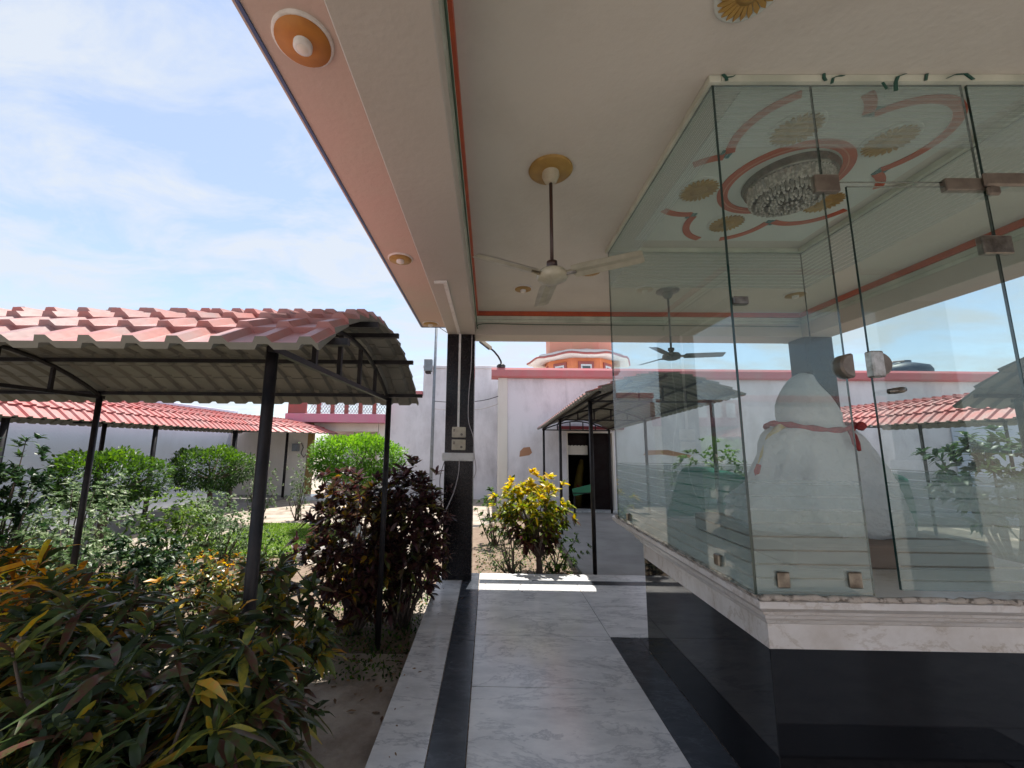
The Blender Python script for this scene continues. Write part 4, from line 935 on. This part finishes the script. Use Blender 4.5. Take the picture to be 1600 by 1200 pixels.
def unit(n):
    a = rng.normal(0, 1, (n, 3)); return a/np.linalg.norm(a, axis=1, keepdims=True)
def bezier(p0, p1, bow, n=6):
    p0, p1 = Vector(p0), Vector(p1); m_ = (p0+p1)/2+bow; return [p0*(1-t)**2+m_*2*t*(1-t)+p1*t*t for t in np.linspace(0, 1, n)]
def rosette_plant(name, label, cat, base, crown_c, crown_r, nros, kleaf, leafL, leafW, m, grp, vrange=(0, 1), toplight=0, stemn=14, rows=4, droop=.3, shell=.45, wave=.012, stemr=.012, vfun=None, parts=('foliage', 'stem'), hemi=False, trunk=None):
    t = thing(name, label, cat, (base[0], base[1], G), grp)
    u = unit(nros)
    if hemi: u[:, 2] = np.abs(u[:, 2])
    rad = (shell+(1-shell)*rng.random(nros)**.6)[:, None]
    C = np.array(crown_c)+u*rad*np.array(crown_r)*(1+.12*rng.normal(0, 1, (nros, 1)))
    C[:, 2] = np.maximum(C[:, 2], G+.08)
    ax = u*np.array([1, 1, .8])+np.array([0, 0, .7]); ax /= np.linalg.norm(ax, axis=1, keepdims=True)
    P0 = np.repeat(C, kleaf, 0); A = np.repeat(ax, kleaf, 0); n = len(P0)
    D = unit(n); D = D-A*(D*A).sum(1, keepdims=True); D /= np.linalg.norm(D, axis=1, keepdims=True)
    D = D+A*rng.uniform(.1, 1.3, (n, 1)); D /= np.linalg.norm(D, axis=1, keepdims=True)
    P0 = P0+A*rng.uniform(-.5, .3, (n, 1))*leafL*.5
    L = leafL*rng.uniform(.35, 1.35, n); Wd = leafW*rng.uniform(.7, 1.25, n)
    v = vfun(P0, n) if vfun else vrange[0]+(vrange[1]-vrange[0])*np.clip((rng.random(n)*.6+np.repeat(rng.random(nros), kleaf)*.4-.5)*1.35+.5, 0, 1)
    leafmesh(parts[0], m, P0, D, L, Wd, t, v, rows, droop, .12, wave, tip=.12)
    b = MB(); idx = rng.choice(nros, min(stemn, nros), replace=False)
    hub = Vector((base[0], base[1], G-.03)); fork = hub.copy()
    if trunk:
        fork = Vector((base[0]+trunk[1], base[1], G+trunk[0])); b.tube([hub, hub.lerp(fork, .5)+Vector((.01, 0, 0)), fork], [trunk[2]*1.25, trunk[2], trunk[2]*.85], 9)
    for i in idx:
        e = Vector(C[i]); s0 = fork+Vector((random.uniform(-1, 1), random.uniform(-1, 1), 0))*(.06 if not trunk else .01)
        b.tube(bezier(s0, e, Vector((random.uniform(-.06, .06), random.uniform(-.06, .06), .02))), [stemr*(1.2-.9*k_/5) if not trunk else trunk[2]*.6*(1.1-.9*k_/5) for k_ in range(6)], 6)
    b.build(parts[1], 'bark', t); return t
# near crotons
CG = 'croton shrubs in the near garden'
rosette_plant('croton_shrub', 'large dark strap-leaved croton shrub at bottom left beside the floor', 'shrub', (-1.1, 1.32), (-1.12, 1.36, .30), (.50, .36, .66), 300, 14, .165, .026, L_DARK, CG, (0, .95), stemn=40, rows=5, droop=.35, wave=.02, shell=.35)
rosette_plant('croton_shrub', 'dark croton shrub with long drooping leaves left of the front canopy post', 'shrub', (-1.75, 1.75), (-1.72, 1.75, .42), (.52, .34, .60), 240, 14, .18, .025, L_DARK, CG, (.05, 1), stemn=26, rows=5, droop=.4, wave=.02, shell=.3)
rosette_plant('croton_shrub', 'croton shrub with glowing orange and yellow leaves at far left', 'shrub', (-2.6, 2.35), (-2.6, 2.3, .60), (.58, .3, .36), 85, 15, .19, .026, L_ORANGE, CG, (.0, 1.1), stemn=14, rows=5, droop=.45, wave=.02, shell=.4)
rosette_plant('croton_shrub', 'low yellow-striped croton in the bottom left corner', 'shrub', (-1.85, 1.28), (-1.85, 1.28, .22), (.30, .22, .30), 50, 13, .17, .026, L_ORANGE, CG, (0, .75), stemn=10, rows=5, droop=.45, wave=.02, shell=.3)
rosette_plant('croton_shrub', 'upright dark croton standing in front of the nearest canopy post', 'shrub', (-.93, 1.62), (-.93, 1.60, .50), (.24, .18, .56), 130, 13, .12, .028, L_DARK, CG, (.1, 1), stemn=16, rows=5, droop=.3, wave=.02, shell=.3)
rosette_plant('croton_shrub', 'small reddish croton between the front post and the purple shrub', 'shrub', (-1.3, 2.6), (-1.28, 2.5, .40), (.34, .28, .52), 120, 12, .13, .036, L_DARK, CG, (.25, 1), stemn=16, rows=4, droop=.3, wave=.02)
rosette_plant('croton_shrub', 'left half of the dark purple croton pair behind the canopy post', 'shrub', (-1.30, 4.15), (-1.34, 4.15, .62), (.50, .42, .74), 420, 15, .095, .036, L_PURPLE, 'purple croton shrubs by the canopy post', (0, 1), stemn=26, rows=3, droop=.15, shell=.35)
rosette_plant('croton_shrub', 'right half of the dark purple croton pair, touching the column', 'shrub', (-.86, 4.3), (-.82, 4.35, .66), (.40, .40, .74), 380, 15, .095, .036, L_PURPLE, 'purple croton shrubs by the canopy post', (0, .92), stemn=26, rows=3, droop=.15, shell=.35)
def vy(P0, n): return np.clip((P0[:, 2]-.10)*1.05+rng.normal(0, .22, n), 0, 1)
rosette_plant('croton_shrub', 'yellow-topped croton with a forked trunk beside the back marble edge', 'shrub', (.70, 5.85), (.64, 5.9, .68), (.56, .44, .52), 230, 14, .10, .042, L_YELLOW, 'croton shrubs beyond the pavilion floor', stemn=16, rows=3, droop=.2, vfun=vy, trunk=(.28, .0, .045), shell=.35)
rosette_plant('small_shrub', 'small thin shrub with dark and white leaves left of the yellow croton', 'shrub', (.33, 5.8), (.30, 5.85, .18), (.30, .22, .36), 60, 12, .05, .020, L_VARIEG, 'small shrubs beyond the pavilion floor', (0, .9), stemn=12, rows=2)
rosette_plant('small_shrub', 'bright green weedy shrub right behind the column', 'shrub', (.12, 7.6), (.12, 7.6, .35), (.36, .4, .5), 80, 12, .07, .03, L_GREEN, 'small shrubs beyond the pavilion floor', (.2, 1), stemn=10, rows=2)
rosette_plant('small_shrub', 'low green shrub under the yellow croton beside the walkway', 'shrub', (1.0, 6.15), (.98, 6.1, .12), (.36, .36, .34), 90, 12, .055, .022, L_GREEN, 'small shrubs beyond the pavilion floor', (.2, 1), stemn=10, rows=2)

# clipped trees
def clipped_tree(label, base, cz, rx, ry, rz, m, n, leaf, trunk_r, grp='clipped trees in the garden', dark=.0, leans=0, vtop=True):
    t = thing('clipped_tree', label, 'tree', (base[0], base[1], G), grp)
    u = unit(n); rad = (.55+.45*rng.random(n)**.5)[:, None]
    lump = 1+.10*np.sin(u[:, :1]*6+u[:, 1:2]*5)+.08*rng.normal(0, 1, (n, 1))*.5
    flat = u.copy(); flat[:, 2] = np.sign(flat[:, 2])*np.abs(flat[:, 2])**.8
    C = np.array([base[0]+leans, base[1], cz])+flat*rad*lump*np.array([rx, ry, rz])
    keep = (np.sin(C[:, 0]*9+base[0])*np.sin(C[:, 1]*8)*np.sin(C[:, 2]*11) > -.55) | (rng.random(n) < .45); C = C[keep]; u = u[keep]; n = len(C)
    D = u*.8+unit(n)*.8+np.array([0, 0, .35])
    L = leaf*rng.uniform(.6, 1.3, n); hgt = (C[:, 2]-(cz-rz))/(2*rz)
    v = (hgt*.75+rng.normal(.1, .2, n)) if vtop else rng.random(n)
    leafmesh('crown', m, C, D, L, L*.45, t, v, 2, .15, .1, 0, tip=.1)
    b = MB(); top = Vector((base[0]+leans*.7, base[1], cz-rz*.5)); b0 = Vector((base[0], base[1], G-.05))
    b.tube([b0, b0.lerp(top, .5)+Vector((.03, 0, 0)), top], [trunk_r*1.3, trunk_r, trunk_r*.8], 9)
    for k_ in range(9):
        e = Vector(C[rng.integers(n)]); b.tube(bezier(top, e, Vector((0, 0, -.05))), [trunk_r*.55*(1.1-.18*i) for i in range(6)], 5)
    b.build('trunk', 'bark', t); return t
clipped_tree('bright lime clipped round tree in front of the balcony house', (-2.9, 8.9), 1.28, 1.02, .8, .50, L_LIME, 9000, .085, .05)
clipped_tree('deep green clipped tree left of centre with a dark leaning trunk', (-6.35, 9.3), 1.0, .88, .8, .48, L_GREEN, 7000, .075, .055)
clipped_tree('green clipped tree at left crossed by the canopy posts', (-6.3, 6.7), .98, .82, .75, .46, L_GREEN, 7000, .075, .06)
# looser shrubs in the left garden
SG = 'loose shrubs in the left garden'
rows_ = [('dark-leaved branchy shrub at the left edge under the canopy', (-4.95, 4.15), 1.05, .42, .62, L_DEEP, .085, 110),
 ('pale variegated shrub below the left clipped tree', (-5.3, 5.2), .55, .95, .62, L_VARIEG, .06, 330),
 ('grey-green bush filling the lower left edge behind the orange croton', (-4.5, 4.2), .30, .9, .52, L_VARIEG, .06, 280),
 ('dark green bush in the middle of the garden bed', (-3.6, 4.3), .25, .62, .46, L_DEEP, .075, 200),
 ('tall light green feathery shrub between the two clipped trees', (-4.3, 5.6), .40, .55, .60, L_LIME2, .055, 260),
 ('variegated cream shrub in front of the deep green tree', (-4.9, 7.2), .32, .60, .48, L_VARIEG, .055, 230),
 ('grey-leaved bush at the foot of the deep green tree', (-4.0, 6.3), .20, .62, .42, L_VARIEG, .055, 180),
 ('small variegated shrub beside the lawn left of the front post', (-5.2, 9.3), .55, .42, .70, L_VARIEG, .055, 130),
 ('slender pale shrub just right of the front post', (-4.55, 9.9), .65, .36, .80, L_VARIEG, .05, 110),
 ('low red and green bush on the garden bed', (-3.3, 5.0), .05, .5, .26, L_ORANGE, .05, 90),
 ('dark low bush behind the near crotons', (-2.6, 3.9), .15, .6, .38, L_DARK, .08, 150),
 ('thin green shrub in front of the garden bed', (-2.7, 5.3), .12, .40, .32, L_GREEN, .05, 90)]
for lab, p, cz, rr, rz, m, lf, nr in rows_:
    nr = int(nr*1.3)
    rosette_plant('garden_shrub', lab, 'shrub', p, (p[0], p[1], cz), (rr, rr*.7, rz), nr, 13, lf, lf*.42, m, SG, (.05, 1), stemn=12, rows=2, droop=.2, shell=.15)
# plants on the right, seen through the cabinet
rosette_plant('garden_shrub', 'sunlit pale green shrub behind the green shade net', 'shrub', (4.3, 8.0), (4.3, 8.0, 1.05), (.75, .6, .62), 150, 13, .10, .04, L_GREEN, 'shrubs on the right seen through glass', (.3, 1), stemn=14, rows=2)
rosette_plant('garden_shrub', 'large-leaved dark green tree with several stems at far right behind glass', 'small tree', (6.9, 5.6), (6.85, 5.6, 1.25), (.72, .6, .62), 120, 12, .15, .06, L_DEEP, 'shrubs on the right seen through glass', (.1, 1), stemn=10, rows=3, stemr=.03)
rosette_plant('garden_shrub', 'low green bush at the foot of the far wall behind glass', 'shrub', (5.9, 9.2), (5.9, 9.2, .3), (.9, .6, .5), 110, 12, .09, .04, L_GREEN, 'shrubs on the right seen through glass', (.1, .9), stemn=8, rows=2)
rosette_plant('garden_shrub', 'green bush on the left behind the viewer reflected in glass', 'shrub', (-3.5, -3.5), (-3.5, -3.5, .5), (1, 1, .7), 120, 12, .12, .05, L_GREEN, 'shrubs behind the viewer', (.1, .9), stemn=8, rows=2)
# grass on the lawn
def grass(name, poly_fn, n, h, label, m=L_GRASS, kw=.006):
    P_ = []
    while len(P_) < n:
        x, y = poly_fn()
        P_.append((x, y, G))
    P_ = np.array(P_); D = unit(n)*.5+np.array([0, 0, 1.]); L = h*rng.uniform(.5, 1.3, n)
    o = leafmesh(name, m, P_, D, L, np.full(n, kw)*rng.uniform(.7, 1.4, n), None, rng.random(n), 2, .3, .1, 0)
    tag(o, label, 'grass', kind='stuff')
grass('lawn_grass', lambda: (random.uniform(-5.15, -3.0), random.uniform(6.75, 9.3)), 12000, .06, 'short sunlit green grass on the small lawn', kw=.012)
def bedpt():
    r_ = random.random()
    if r_ < .5: return random.uniform(-1.8, -.68), random.uniform(3.3, 5.6)
    if r_ < .8: return random.uniform(-.2, 1.3), random.uniform(5.45, 7.5)
    return random.uniform(-5.5, -2), random.uniform(4, 6.3)
o_ = None
n = 5200; P_ = np.array([(*bedpt(), G+random.uniform(0, .07)) for _ in range(n)])
o_ = leafmesh('ground_cover', L_GREEN, P_, unit(n)+np.array([0, 0, .5]), rng.uniform(.02, .055, n), rng.uniform(.012, .026, n), None, rng.random(n), 2, .2, .1)
tag(o_, 'low green weeds scattered over the garden beds', 'weeds', kind='stuff')
n = 900; P_ = np.array([(random.uniform(-2.2, 1.3), random.choice([random.uniform(2.9, 5), random.uniform(5.5, 7)]), G+.02) for _ in range(n)]); P_ = P_[(P_[:, 0] < -.68) | (P_[:, 1] > 5.45)]; n = len(P_)
D = unit(n); D[:, 2] *= .15
L_DRY = leaf_mat('dry_leaf', [(0, (.10, .05, .03)), (1, (.28, .17, .08))], .1, .7)
tag(leafmesh('fallen_leaves', L_DRY, P_, D, rng.uniform(.03, .07, n), rng.uniform(.015, .03, n), None, rng.random(n), 2, .1, .2), 'brown fallen leaves lying on the sandy ground', 'leaves', kind='stuff')

n = 46; P_ = np.array([(random.uniform(-.60, -.45) if i % 2 else random.uniform(-.6, 1.0), random.uniform(2.2, 5.3) if i % 2 else random.uniform(4.5, 5.33), .003) for i in range(n)])
D = unit(n); D[:, 2] = np.abs(D[:, 2])*.08
tag(leafmesh('leaf_litter', L_DRY, P_, D, rng.uniform(.012, .035, n), rng.uniform(.006, .014, n), None, rng.random(n), 2, .0, .1), 'tiny dry leaves and grit blown onto the marble edge', 'leaves', kind='stuff')
